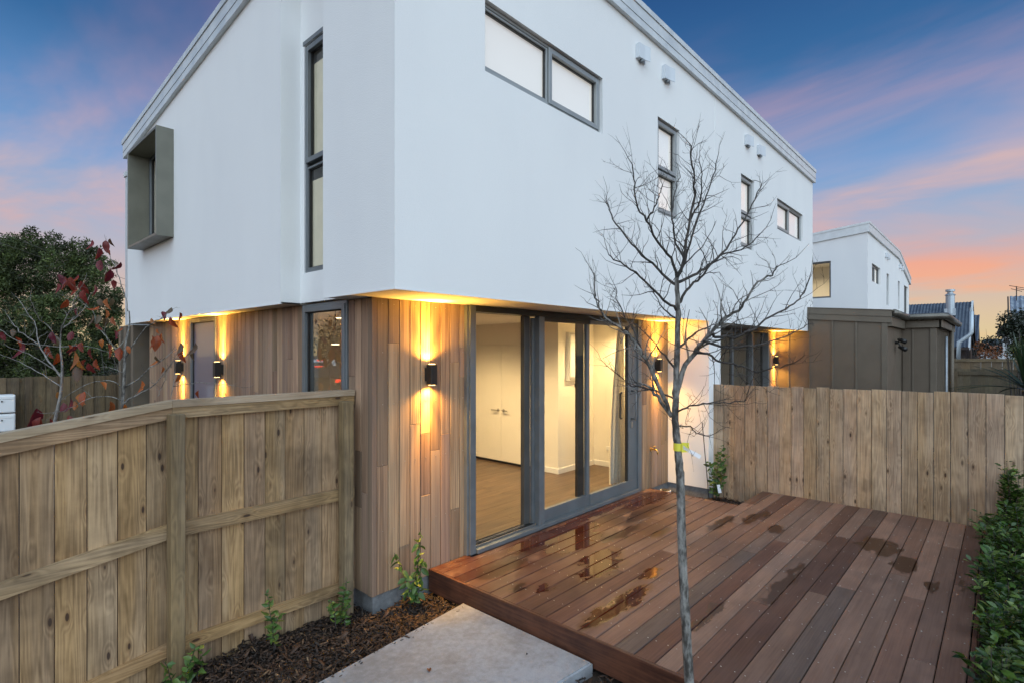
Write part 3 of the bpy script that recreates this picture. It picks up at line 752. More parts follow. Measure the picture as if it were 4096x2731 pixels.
fl = bx('room_floor', 'rubber', house, 2.58, 7.7, 3.90, 9.3, -.05, .022)
yy = 3.905; k = 0
while yy < 7.4:
    x = 2.62 - rnd.uniform(0, 1.2)
    while x < 7.66:
        e = x + 1.25; x0, x1 = max(x, 2.62), min(e, 7.668)
        if x1 - x0 > .05 and not (yy > 5.0 and x0 > 6.7): bx('floor_plank', 'laminate', fl, x0 + .0008, x1 - .0008, yy + .0008, yy + .1792, .0225, .030, c=.001)
        x = e
    yy += .18
for y0, y1 in ((5.425, 5.71), (5.714, 6.328), (6.332, 6.98), (6.984, 7.345)):
    cd = bx('cupboard_door', 'cupboard_paint', house, 6.664, 6.684, y0, y1, .075, 2.04, c=.002)
    if abs(y1 - 6.328) < .01 or abs(y0 - 6.332) < .01:
        s = -1 if y0 < 6.33 and y1 < 6.33 else 1; hy = 6.33 + s * .062
        q = MB(); q.cyl((6.664, hy, .937), (6.655, hy, .937), .026, 16); q.cyl((6.66, hy, .937), (6.615, hy, .937), .009, 10); q.tube([(6.618, hy, .937), (6.612, hy + s * .02, .937), (6.612, hy + s * .12, .937)], .009, 8)
        q.build('lever_handle', 'steel', cd)
bx('light_switch', 'white_plastic', house, 7.657, 7.6695, 4.62, 4.70, 1.02, 1.14, c=.003); bx('power_socket', 'white_plastic', house, 7.657, 7.6695, 4.75, 4.87, .30, .37, c=.003)
bx('toe_kick', 'rubber', house, 6.70, 6.74, 5.425, 7.345, .03, .075)
# room on the street side seen through the corner window
bx('timber_screen', 'orange_panel', house, 3.9, 3.94, 6.35, 6.75, .03, CE - .01)
def downlight(x, y, z, power, par, size=.045, col=(1, .69, .32), spot=150):
    q = MB(); q.cyl((x, y, z - .004), (x, y, z - .0005), size + .012, 20); o = q.build('downlight_ring', 'white_plastic', par)
    q = MB(); q.cyl((x, y, z - .006), (x, y, z - .0042), size, 20); q.build('downlight_lens', 'downlight_lens', o)
    l = bpy.data.lights.new('downlight', 'SPOT'); l.energy = power; l.color = col; l.spot_size = R(spot); l.spot_blend = .8; l.shadow_soft_size = .05
    lo = bpy.data.objects.new('downlight', l); COL.objects.link(lo); lo.location = (x, y, z - .02); lo.parent = o
for x, y in ((5.52, 4.80), (4.0, 4.9), (5.4, 6.4), (3.9, 6.8), (7.2, 4.45)): downlight(x, y, CE, (95 if x > 5 else 55) if x < 7 else 60, house)
pl = thing('pendant_lamp', 'small cream cylinder lamp hanging behind the corner window', 'lamp', (3.25, 5.75, 2.1))
q = MB(); q.cyl((3.25, 5.75, 2.02), (3.25, 5.75, 2.18), .055, 20); q.build('lamp_shade', 'room_paint', pl)
q = MB(); q.cyl((3.25, 5.75, 2.016), (3.25, 5.75, 2.019), .045, 20); q.build('lens', 'downlight_lens', pl)
q = MB(); q.cyl((3.25, 5.75, 2.18), (3.25, 5.75, 2.399), .004, 8); q.build('cord', 'cable_black', pl)

# second unit's room (mirror side), dim
m = MB(); m.box(8.2, 13.3, 3.94, 8.0, CE, CE + .02); m.box(8.2, 13.3, 8.0, 8.04, 0, CE); m.box(8.2, 8.24, 3.94, 8.0, 0, CE); m.box(13.26, 13.3, 3.94, 8.0, 0, CE); m.box(9.2, 9.26, 4.4, 6.6, 0, CE)
m.box(8.2, 9.09, 3.90, 3.94, 0, CE); m.box(12.38, 13.3, 3.90, 3.94, 0, CE)
m.build('room_wall', 'room_paint', house)
bx('room_floor', 'laminate', house, 8.2, 13.3, 3.90, 8.0, -.02, .03)
downlight(10.2, 5.2, CE, 16, house)
bx('room_partition', 'frame_dark', house, 11.0, 11.9, 5.2, 5.26, .03, 2.0)
# timber strip with lamp on the second unit
bx('building_wrap', 'rubber', house, 12.40, 13.1, LY + .022, LY + .03, PB, SOF)
for i in range(6):
    u = 12.41 + i * .1145; board_col(LG, u + .003, min(u + .1115, 13.09), PB, SOF - .002)

# ------------------------------------------------------------------ wall lamps (up and down)
def wall_lamp(p, normal, label, power=78.0):
    t = thing('wall_lamp', label, 'wall lamp', p, 'up and down wall lamps')
    n = Vector(normal); s = Vector((-n.y, n.x, 0))
    def B(mb, a0, a1, b0, b1, z0, z1):
        c = [Vector(p) + s * a + n * b for a in (a0, a1) for b in (b0, b1)]
        mb.cbox(min(q.x for q in c), max(q.x for q in c), min(q.y for q in c), max(q.y for q in c), p[2] + z0, p[2] + z1, c=.003); return mb
    B(MB(), -.035, .035, .03, .10, -.09, .09).build('housing', 'lamp_black', t)
    B(MB(), -.032, .032, .0005, .03, -.06, .06).build('back_plate', 'lamp_black', t)
    c = Vector(p) + n * .065
    for sg in (1, -1):
        q = MB(); q.cyl(tuple(c + Vector((0, 0, sg * .0905))), tuple(c + Vector((0, 0, sg * .0935))), .029, 20); q.build('lens', 'lamp_lens', t)
        for size, pw_ in ((50, 1.5), (150, .45)):
            l = bpy.data.lights.new('lamp_light', 'SPOT'); l.energy = power * pw_ * (1.0 if sg > 0 else .8); l.color = (1, .50, .075); l.spot_size = R(size); l.spot_blend = 1.0; l.shadow_soft_size = .018
            lo = bpy.data.objects.new('lamp_light', l); COL.objects.link(lo); lo.parent = t
            lo.location = n * .055 + Vector((0, 0, sg * .097)); lo.rotation_euler = (R(180) if sg > 0 else 0, 0, 0)
wall_lamp((3.04, LY, 1.735), (0, -1, 0), 'black up-down wall lamp on timber boards beside the sliding door and fence corner')
wall_lamp((7.31, LY, 1.735), (0, -1, 0), 'black up-down wall lamp on narrow timber strip above the brass tap')
wall_lamp((12.86, LY, 1.735), (0, -1, 0), 'black up-down wall lamp next to the brown cladding above the deck fence')
wall_lamp((LX, 7.02, 1.72), (-1, 0, 0), 'black up-down wall lamp on the house-corner side of the frosted entry panel')
wall_lamp((LX, 8.50, 1.72), (-1, 0, 0), 'black up-down wall lamp by the entry panel, behind the red-leaved tree')

# ------------------------------------------------------------------ deck
deck = thing('deck', 'wet red-brown hardwood deck in front of the sliding doors', 'deck', (5.4, 2.0, -.2))
PIT, y = .1445, 3.768
row = 0
while y - .14 > .13:
    y0, y1 = y - .140, y
    if row == 0: y1 = 3.705; y0 = y - .14
    xr = 6.935 if y0 > 2.36 else 7.878
    cuts = [3.072]; x = 3.07 + rnd.uniform(1.0, 3.6)
    while x < xr - .6: cuts.append(x); x += rnd.uniform(1.8, 3.4)
    cuts.append(xr)
    for a, b in zip(cuts[:-1], cuts[1:]):
        bx('deck_board', 'deck_wood', deck, a + .0012, b - .0012, y0 + .0007, y1 - .0007, -.022 + rnd.uniform(-.0012, 0), rnd.uniform(-.0008, .0008), c=.004)
    y -= PIT; row += 1
YD = y + .0045 - .004
bx('deck_board', 'deck_wood', deck, 3.072, 3.50, 3.7045, 3.785, -.022, 0.0, c=.003)
bx('edge_board', 'deck_edge', deck, 3.046, 3.071, .14, 3.785, -.195, .002, c=.003)
bx('edge_board', 'deck_edge', deck, 3.072, 7.878, YD - .028, YD - .003, -.16, .002, c=.003)
bx('edge_board', 'deck_edge', deck, 6.9365, 6.958, 2.39, 3.70, -.16, .001, c=.003)
bx('edge_board', 'deck_edge', deck, 6.959, 7.878, 2.362, 2.384, -.16, .001, c=.003)
for x in np.arange(3.3, 6.9, .45): bx('joist', 'dark_timber', deck, x, x + .045, YD, 3.69, -.12, -.024)
for x in (7.15, 7.6): bx('joist', 'dark_timber', deck, x, x + .045, YD, 2.35, -.12, -.024)
m = MB()
for x in np.arange(3.32, 7.8, .45):
    yy = 3.768; r_ = 0
    while yy - .14 > .13:
        if not (x > 6.93 and yy > 2.37):
            for o_ in (.028, .112): m.cyl((x + rnd.uniform(-.004, .004), yy - o_, -.001), (x, yy - o_, .0012), .0042, 6)
        yy -= PIT
m.build('screw_heads', 'steel', deck)['kind'] = 'stuff'

# ------------------------------------------------------------------ fences
def paling_fence(name, label, pts_u, mk, parent_loc, mat, group=None): pass
fr = thing('paling_fence', 'pine paling fence standing across the far end of the deck', 'fence', (7.91, 1.0, -.2))
yy = 3.166; i = 0
while yy > -1.2:
    pw = .1515; top = 1.455 + rnd.uniform(-.011, .009) + (3.166 - yy) * .006
    bx('paling', 'pine_right', fr, 7.884 + rnd.uniform(0, .003), 7.902, yy - pw + .0035, yy - .0025, -.21, top, c=.003)
    yy -= pw; i += 1
for z in (.05, .68, 1.25): bx('rail', 'pine_y', fr, 7.903, 7.948, -1.2, 3.16, z, z + .09, c=.003)
for yp in (2.9, 1.2, -.6): bx('post', 'pine_z', fr, 7.949, 8.05, yp - .05, yp + .05, -.24, 1.42, c=.004)

fl_ = thing('paling_fence', 'weathered pine fence with capped top rail joining the house corner', 'fence', (1.2, 4.05, -.2))
BX = 1.109                                       # here the rails start to fall towards the street
drop = lambda x: min(0, (x - BX) * .156)
def railbox(mb, x0, x1, y0, y1, z0, z1):
    mb.add([(x, y_, z + drop(x)) for x in (x0, x1) for y_ in (y0, y1) for z in (z0, z1)], [(0, 1, 3, 2), (4, 6, 7, 5), (0, 4, 5, 1), (2, 3, 7, 6), (0, 2, 6, 4), (1, 5, 7, 3)]); return mb
x = 2.338 + .1515
while x > -.6:
    x0, x1 = x - .1515 + .0030, min(x - .0025, 2.463)
    k = MB(); q = rnd.uniform(0, .003)
    k.add([(a, b_, z) for a in (x0, x1) for b_ in (4.08 - q, 4.098) for z in (-.23, 1.56 + drop(a))], [(0, 1, 3, 2), (4, 6, 7, 5), (0, 4, 5, 1), (2, 3, 7, 6), (0, 2, 6, 4), (1, 5, 7, 3)])
    k.build('paling', 'pine_z', fl_); x -= .1515
for (a, b) in ((-.6, BX), (BX, 2.455)):
    for z0, z1, y0, y1, mt in ((1.497, 1.571, 4.032, 4.0795, 'pine_x'), (.712, .803, 4.034, 4.0795, 'pine_x'), (-.055, .022, 4.034, 4.0795, 'pine_x'), (1.5715, 1.617, 4.022, 4.115, 'pine_cap')):
        railbox(MB(), a + .001, b - .001, y0, y1, z0, z1).build('cap_rail' if mt == 'pine_cap' else 'rail', mt, fl_)
for xp, zt in ((1.114, 1.532), (2.34, 1.532), (-.25, 1.33)):
    k = MB(); k.cbox(xp - .041, xp + .041, 3.92, 4.0205, -.24, zt, c=.004); k.build('post', 'pine_post', fl_)

# boundary fence behind the front garden
fb = thing('paling_fence', 'tall brown overlapping board fence behind the letterboxes', 'fence', (1, 12.5, -.2))
x = -9.0; i = 0
while x < 2.6:
    if x > -1.2:
        yb = 12.5 if i % 2 else 12.478
        bx('paling', 'pine_far', fb, x, x + .10, yb, yb + .02, -.22, 1.49 + rnd.uniform(-.01, .01))
    x += .085; i += 1
for z in (.1, .7, 1.3): bx('rail', 'pine_far', fb, -1.2, 2.6, 12.521, 12.56, z, z + .08)
fb2 = thing('paling_fence', 'far paling fence beyond the big dark tree', 'fence', (9, 34, 0))
for i in range(26): bx('paling', 'pine_far', fb2, 6.6 + i * .15, 6.745 + i * .15, 34, 34.02, -.2, 1.62)
for z in (.2, 1.2): bx('rail', 'pine_far', fb2, 6.6, 10.5, 34.021, 34.06, z, z + .08)
# second yard fence past the brown store
fc = thing('paling_fence', 'dark brown fence panel with top rail beside the brown store', 'fence', (19.3, 0, -.2))
yy = 1.25
while yy > -1.6: bx('paling', 'pine_dark', fc, 19.35, 19.37, yy - .149, yy - .001, -.2, 1.46); yy -= .15
bx('rail', 'pine_dark', fc, 19.30, 19.349, -1.6, 1.2, 1.30, 1.39); bx('rail', 'pine_dark', fc, 19.30, 19.349, -1.6, 1.2, .5, .58)
bx('post', 'pine_far', fc, 19.20, 19.299, .92, 1.03, -.2, 1.40)
fd_ = thing('paling_fence', 'pale pine fence in front of the steep dark-roofed house', 'fence', (33, 0, -.2))
yy = 2.2
while yy > -2.6: bx('paling', 'pine_far', fd_, 33, 33.02, yy - .36, yy - .004, -.2, 1.50); yy -= .364
bx('rail', 'pine_far', fd_, 32.94, 32.999, -2.6, 2.2, 1.46, 1.52); bx('cap_rail', 'pine_far', fd_, 32.94, 33.06, -2.6, 2.2, 1.521, 1.60)

# ------------------------------------------------------------------ brown store at the end of the house
st = thing('storage_shed', 'low olive-brown panel-clad store with rounded gutter past the deck fence', 'shed', (15, 2.4, -.2))
rz = lambda y: 2.88 - .085 * (3.14 - y)
m = MB(); m.prism([(1.72, -.2), (3.82, -.2), (3.82, 2.375), (3.14, 2.375), (3.14, rz(3.14) - .1), (1.72, rz(1.72) - .1)], 0, 13.10, 15.19); m.build('wall', 'brown_cladding', st)
for yb, wd in ((3.552, .05), (2.685, .035), (2.253, .035), (1.765, .10)):
    top = 2.36 if yb > 3.15 else rz(yb) - .25
    bx('batten', 'brown_trim', st, 13.078, 13.099, yb - wd / 2, yb + wd / 2, -.2, top, c=.003)
bx('corner_batten', 'brown_trim', st, 13.08, 13.099, 3.77, 3.80, -.2, 2.36, c=.003); bx('corner_batten', 'brown_trim', st, 13.076, 13.099, 3.118, 3.136, -.2, 2.66, c=.003)
bx('head_batten', 'brown_trim', st, 13.082, 13.0995, 3.16, 3.77, 2.30, 2.36, c=.003)
for z0, z1, x0, nm in ((-.25, -.13, 13.06, 'fascia'), (-.128, 0.0, 13.045, 'fascia'), (.0, .012, 13.03, 'roof_flashing')):
    k = MB(); k.add([(xx, yy, rz(yy) + z) for xx in (x0, 13.0995) for yy in (1.64, 3.155) for z in (z0, z1)], [(0, 1, 3, 2), (4, 6, 7, 5), (0, 4, 5, 1), (2, 3, 7, 6), (0, 2, 6, 4), (1, 5, 7, 3)]); k.build(nm, 'brown_trim', st)
m = MB(); m.prism([(1.60, rz(1.6) - .02), (3.15, rz(3.15) - .02), (3.15, rz(3.15)), (1.60, rz(1.6))], 0, 13.1, 19.6); m.build('roof', 'brown_trim', st)
m = MB(); m.box(13.1, 19.4, 1.64, 1.72, 2.44, 2.62); m.build('fascia', 'brown_trim', st)
m = MB(); m.box(15.2, 19.4, 1.09, 1.9, -.2, 2.52); m.build('wall', 'brown_cladding', st)
bx('batten', 'brown_trim', st, 15.18, 15.199, 1.50, 1.53, -.2, 2.45, c=.003); bx('batten', 'brown_trim', st, 15.17, 15.199, 1.088, 1.20, -.2, 2.45, c=.003)
for i in range(12): bx('batten', 'brown_trim', st, 15.35 + i * .34, 15.375 + i * .34, 1.07, 1.0895, -.2, 2.45)
bx('fascia', 'brown_trim', st, 15.12, 15.19, 1.0, 1.64, 2.46, 2.62, c=.004); bx('fascia', 'brown_trim', st, 15.12, 19.45, .98, 1.04, 2.46, 2.62, c=.004)
m = MB(); m.box(15.1, 19.5, .98, 1.75, 2.62, 2.67); m.build('roof', 'brown_trim', st)
m = MB(); m.tube([(13.12, 1.60, 2.70), (14.9, 1.60, 2.70), (15.02, 1.55, 2.70), (15.03, .98, 2.70), (15.1, .91, 2.70), (19.55, .91, 2.68)], .075, 12); m.build('gutter', 'gutter_metal', st, True)
bx('door', 'brown_cladding', st, 15.17, 15.199, 1.56, 1.70, -.1, 2.1, c=.003)
m = MB(); m.tube([(18.4, 1.0, 2.62), (18.4, 1.0, -.2)], .05, 10); m.build('downpipe', 'brown_trim', st, True)
m = MB(); m.tube([(17.2, 1.04, 2.3), (17.2, 1.04, -.2)], .028, 10); m.build('downpipe', 'roof_iron_light', st, True)
sp = thing('security_light', 'black twin-head security light on the brown store', 'light', (14.2, 1.70, 2.12))
q = MB(); q.cyl((14.2, 1.715, 2.12), (14.2, 1.66, 2.12), .03, 14); q.build('base', 'lamp_black', sp)
for dx, dz in ((-.12, .07), (.05, -.09)):
    q = MB(); q.tube([(14.2, 1.67, 2.12), (14.2 + dx * .5, 1.62, 2.12 + dz)], .015, 8); q.build('arm', 'lamp_black', sp)
    q = MB(); q.tube([(14.25 + dx * .5, 1.66, 2.12 + dz), (14.16 + dx * .5, 1.60, 2.10 + dz), (14.06 + dx * .5, 1.53, 2.07 + dz)], [.026, .04, .05], 14); q.build('lamp_head', 'lamp_black', sp, True)

# ------------------------------------------------------------------ second white house in the row
h2 = thing('townhouse', 'white rendered house with a lit corner window behind the brown store', 'house', (25, 6, -.24))
HX = 20.155; DX = 17.85
F4 = Face('y', UY)
hh = [(a + DX - .02, b + DX - .2, c - .03, d - .03) for a, b, c, d in gh]
hh = [(20.935, 22.564, 4.22, 4.81), (23.95, 24.52, 3.63, 4.80), (26.86, 27.40, 3.63, 4.80), (28.67, 29.94, 3.60, 4.79)]
wall_sheet(F4, (HX, 30.28), (-.2, 4.95), hh, .11, lambda x: 5.8 if x < 26.95 else 5.8 - (x - 26.95) * .21).build('wall', 'stucco', h2)
for a, b, c, d in hh:
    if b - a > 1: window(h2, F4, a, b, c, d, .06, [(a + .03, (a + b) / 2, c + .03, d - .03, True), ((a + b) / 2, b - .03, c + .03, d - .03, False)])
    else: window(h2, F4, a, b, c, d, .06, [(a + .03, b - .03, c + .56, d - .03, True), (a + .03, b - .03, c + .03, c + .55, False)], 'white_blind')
F5 = Face('x', HX); lw = (4.18, 5.9, 3.69, 4.90)
wall_sheet(F5, (UY, 10.4), (-.2, 5.0), [lw], .1, lambda y: ROOF(y)).build('wall', 'stucco', h2)
window(h2, F5, *lw, .05, [(lw[0] + .03, lw[1] - .03, lw[2] + .03, lw[3] - .03, False)], None)
m = MB(); m.box(HX + .12, 23, 3.4, 8, 5.05, 5.08); m.box(22.6, 22.64, 3.4, 8, 2.6, 5.05); m.box(HX + .12, 22.6, 7.96, 8, 2.6, 5.05); m.box(HX + .12, 22.6, 3.4, 3.44, 2.6, 5.05); m.box(HX + .12, 22.6, 3.4, 8, 2.58, 2.6)
m.build('room_wall', 'room_paint', h2)
downlight(HX + 1.35, 5.0, 5.05, 48, h2, .06, (1, .80, .52))
k = MB(); k.box(HX - .05, 26.95, UY - .06, UY + .02, 5.70, 5.95); k.box(HX - .065, 26.95, UY - .075, UY + .02, 5.953, 6.02); k.build('fascia', 'fascia_grey', h2)
k = MB(); z2 = lambda x: -(x - 26.95) * .21
for (z0, z1, e) in ((5.70, 5.95, .06), (5.953, 6.02, .075)):
    k.add([(xx, yy, z + z2(xx)) for xx in (26.951, 30.5) for yy in (UY - e, UY + .02) for z in (z0, z1)], [(0, 1, 3, 2), (4, 6, 7, 5), (0, 4, 5, 1), (2, 3, 7, 6), (0, 2, 6, 4), (1, 5, 7, 3)])
k.build('fascia', 'fascia_grey', h2)
k = rake(MB(), HX - .05, HX + .02, UY + .021, 10.4, 5.70, 5.95); rake(k, HX - .065, HX + .02, UY + .021, 10.4, 5.953, 6.02); k.build('fascia', 'fascia_grey', h2)
k = rake(MB(), HX + .021, 26.9, UY + .021, 10.4, 5.9, 5.99); k.build('roof', 'fascia_grey', h2)
for x in (23.7, 24.15, 27.2, 27.9):
    k = MB(); k.cbox(x - .1, x + .1, UY - .08, UY - .0005, 5.33, 5.50, c=.01); k.build('vent_cover', 'vent_plastic', h2)
m = MB(); m.box(30.3, 31.0, UY + .3, 8, -.2, 4.87); m.build('end_wall', 'stucco', h2)

# ------------------------------------------------------------------ houses further back
def corrugated(y0, y1, xe, ze, xr, zr, mat, par, pitch=.17, amp=.02, name='roof'):
    ys = np.arange(y0, y1 + 1e-6, pitch / 4); n = len(ys); vv = []
    L = math.hypot(xr - xe, zr - ze); nx, nz = -(zr - ze) / L, (xr - xe) / L
    for i, yv in enumerate(ys):
        h = amp * math.sin(i * math.pi / 2)
        vv += [(xe + nx * h, yv, ze + nz * h), (xr + nx * h, yv, zr + nz * h)]
    k = MB(); k.add(vv, [(2 * i, 2 * i + 1, 2 * i + 3, 2 * i + 2) for i in range(n - 1)]); return k.build(name, mat, par, fix=False)
h3 = thing('gable_house', 'house with steep dark blue corrugated roof and metal chimney', 'house', (46, 5, -.2))
corrugated(1.5, 11, 41.5, 2.19, 46, 5.13, 'roof_iron', h3)
k = MB(); k.quad((46, 1.5, 5.11), (46, 11, 5.11), (50.5, 11, 2.17), (50.5, 1.5, 2.17)); k.build('roof', 'roof_iron', h3)
k = MB(); k.prism([(41.7, 2.1), (46, 5.0), (50.3, 2.1), (50.3, -.2), (41.9, -.2), (41.9, 2.1)], 1, 1.62, 10.9); k.build('wall', 'dark_timber', h3)
k = MB(); k.prism([(41.35, 2.02), (41.35, 2.14), (46, 5.2), (46, 5.06)], 1, 1.40, 1.50); k.build('barge_board', 'weatherboard', h3)
k = MB(); k.prism([(50.6, 2.02), (50.6, 2.14), (46, 5.2), (46, 5.06)], 1, 1.40, 1.50); k.build('barge_board', 'dark_timber', h3)
bx('gutter', 'dark_timber', h3, 41.3, 41.5, 1.45, 11, 2.02, 2.16)
k = MB(); k.box(44.4, 44.9, 2.22, 2.78, 4.2, 4.65); k.build('chimney_flashing', 'flue_metal', h3)
k = MB(); k.tube([(44.6, 2.5, 4.3), (44.6, 2.5, 5.5), (44.6, 2.5, 5.52), (44.6, 2.5, 5.62)], [.24, .24, .30, .18], 14); k.tube([(44.6, 2.5, 5.62), (44.6, 2.5, 5.74), (44.6, 2.5, 5.75), (44.6, 2.5, 5.88)], [.16, .16, .25, .25], 14); k.build('chimney', 'flue_metal', h3)
for i in range(5): bx('window_post', 'weatherboard', h3, 41.82, 41.88, 2.0 + i * .55, 2.06 + i * .55, .9, 1.95)
fp = thing('flue_pipe', 'pale grey pipe with elbow rising beyond the store gutter', 'pipe', (30, 1.2, 0))
k = MB(); k.tube([(30.2, 1.42, 1.6), (30.2, 1.40, 2.32), (30.2, 1.05, 2.62), (30.2, .985, 2.72), (30.2, .985, 3.62)], .078, 12); k.build('pipe', 'flue_metal', fp, True)
k = MB(); k.cyl((30.2, .985, 3.60), (30.2, .985, 3.78), .06, 12); k.build('cowl', 'flue_metal', fp)
h4 = thing('gable_house', 'smaller dark gable roof behind the chimney house', 'house', (59, 2, -.2))
corrugated(1.43, 5, 55, 2.1, 60, 4.97, 'roof_iron', h4, .24, .03)
k = MB(); k.prism([(55.2, 2.0), (60, 4.85), (64.8, 2.0), (64.8, -.2), (55.2, -.2)], 1, 1.50, 5); k.build('wall', 'dark_timber', h4)
h5 = thing('neighbour_house', 'pale house with rusty grey corrugated roof and aerial', 'house', (44, -4, -.2))
k = MB(); k.box(41.4, 48, -9, -.42, -.2, 4.0); k.build('wall', 'weatherboard', h5)
corrugated(-9, -.27, 41.0, 3.95, 44.6, 5.25, 'roof_iron_light', h5, .22, .03)
k = MB(); k.prism([(41.0, 3.85), (44.6, 5.15), (44.6, 5.25), (41.0, 3.95)], 1, -.268, -.20); k.build('barge_board', 'dark_timber', h5)
k = MB(); k.prism([(-.45, 2.75), (.25, 2.75), (.25, 3.02), (.05, 3.35), (-.45, 3.45)], 0, 40.6, 41.39); k.build('porch_roof', 'dark_timber', h5)
k = MB(); k.box(40.7, 41.39, -.45, .0, -.2, 2.74); k.build('porch', 'weatherboard', h5)
k = MB(); k.tube([(43.6, -.6, 4.9), (43.6, -.6, 5.75)], .025, 6)
for dz, L_ in ((.82, .32), (.62, .24)):
    k.tube([(43.6, -.6 - L_, 4.9 + dz - .1), (43.6, -.6, 4.9 + dz), (43.6, -.6 + L_, 4.9 + dz + .1)], .018, 5)
k.tube([(43.6, -.6, 5.6), (43.6, -2.2, 5.2)], .018, 5); k.build('aerial', 'dark_timber', h5)
h6 = thing('far_house', 'distant low house with teal roof near the horizon', 'house', (72, 1, -.2))
k = MB(); k.box(70, 76, -.6, 1.9, -.2, 2.2); k.build('wall', 'weatherboard', h6)
k = MB(); k.prism([(-1.0, 2.2), (2.2, 2.2), (1.3, 3.1), (-1.0, 3.1)], 0, 69.6, 76); k.build('roof', 'teal_roof', h6)

# ------------------------------------------------------------------ vegetation
CS, CC = math.sin(YAW), math.cos(YAW)
def img(px, py, d):
    """a point of the place seen at a given bearing and distance from where the photographer stood"""
    r = (px - 2048) / 2153.0; u = -(py - 1404) / 2153.0
    return Vector(((r * CS + CC) * d, (-r * CC + CS) * d, 1.94 + u * d))
def smooth_line(pts, n):
    out = []; k = len(pts)
    for i in range(k - 1):
        p0, p1, p2, p3 = pts[max(i - 1, 0)], pts[i], pts[i + 1], pts[min(i + 2, k - 1)]
        for j in range(n):
            t = j / n
            out.append(.5 * ((2 * p1) + (p2 - p0) * t + (2 * p0 - 5 * p1 + 4 * p2 - p3) * t * t + (3 * p1 - p0 - 3 * p2 + p3) * t ** 3))
    out.append(pts[-1]); return out
def twig(mb, p, d, L, r, level, rg, tips=None, up=.35, zig=.22, den=1.0):
    n = max(3, int(L / .045)); n = min(n, 9); pts = [p.copy()]; dd = d.normalized(); seg = L / n
    for i in range(n):
        dd = (dd + Vector((rg.gauss(0, zig), rg.gauss(0, zig), rg.gauss(0, zig) + up * .22))).normalized()
        pts.append(pts[-1] + dd * seg)
    rr = [r * (1 - .75 * i / n) for i in range(n + 1)]
    mb.tube(pts, rr, 4 if r < .004 else 5, False)
    if tips is not None: tips.append((pts[-1], dd))
    if level > 0:
        for i in range(1, n):
            if rg.random() < .55 * den:
                a = (pts[i + 1] - pts[i]).normalized(); s_ = a.orthogonal(); s_.rotate(Matrix.Rotation(rg.uniform(0, 6.283), 3, a))
                nd = (a * rg.uniform(.55, .95) + s_ * rg.uniform(.5, .9) + Vector((0, 0, up * .5))).normalized()
                twig(mb, pts[i], nd, L * rg.uniform(.25, .55), max(.0011, r * (1 - .6 * i / n) * .55), level - 1, rg, tips, up, zig, den)
def limb(par, pts, r0, r1, rg, mat, name='branch', twigs=1.0, level=2, tl=.26, tips=None, n=4, up=.35, sides=7):
    line = smooth_line(pts, n); k = len(line)
    line = [p + Vector((rg.gauss(0, .004), rg.gauss(0, .004), rg.gauss(0, .004))) if 0 < i < k - 1 else p for i, p in enumerate(line)]
    mb = MB(); rad = [r0 + (r1 - r0) * (i / (k - 1)) ** .8 for i in range(k)]
    mb.tube(line, rad, sides, False)
    for i in range(max(1, int(k * .18)), k - 1):
        if rg.random() < .62 * twigs:
            a = (line[i + 1] - line[i]).normalized(); s_ = a.orthogonal(); s_.rotate(Matrix.Rotation(rg.uniform(0, 6.283), 3, a))
            nd = (a * rg.uniform(.5, .9) + s_ * rg.uniform(.5, 1.0) + Vector((0, 0, up * .7))).normalized()
            twig(mb, line[i], nd, tl * rg.uniform(.5, 1.25) * (1 - .35 * i / k), max(.0014, rad[i] * .5), level, rg, tips, up)
    a = line[-1] - line[-2]; twig(mb, line[-1], a, tl * .7, r1, 1, rg, tips, up)
    return mb.build(name, mat, par, True, False)

# young bare tree in the bed before the deck
bt = thing('bare_tree', 'slender leafless young tree with yellow tie in front of the deck', 'tree', tuple(img(2768, 2900, 3.08)))
rg = random.Random(21)
D0 = 3.08
tr = [(2768, 2905, 0), (2757, 2731, 0), (2743, 2496, 0), (2731, 2243, .01), (2721, 1934, .02), (2717, 1865, .02), (2711, 1789, .02), (2704, 1712, .02), (2701, 1642, .02), (2704, 1546, .02), (2709, 1374, .02), (2712, 1259, .02), (2710, 1196, .02), (2706, 1113, .02)]
tp = [img(x, y_, D0 + d) for x, y_, d in tr]
line = smooth_line(tp, 5); k = len(line); mb = MB()
line = [p + Vector((rg.gauss(0, .0012), rg.gauss(0, .0012), 0)) for p in line]
tw = lambda i: .0285 - (.0285 - .0125) * (i / (k - 1)) ** 1.1 + (.0016 if (i * 7) % 11 == 0 else 0)
mb.tube(line, [tw(i) for i in range(k)], 12, True); trunk = mb.build('trunk', 'bark_grey', bt, True)
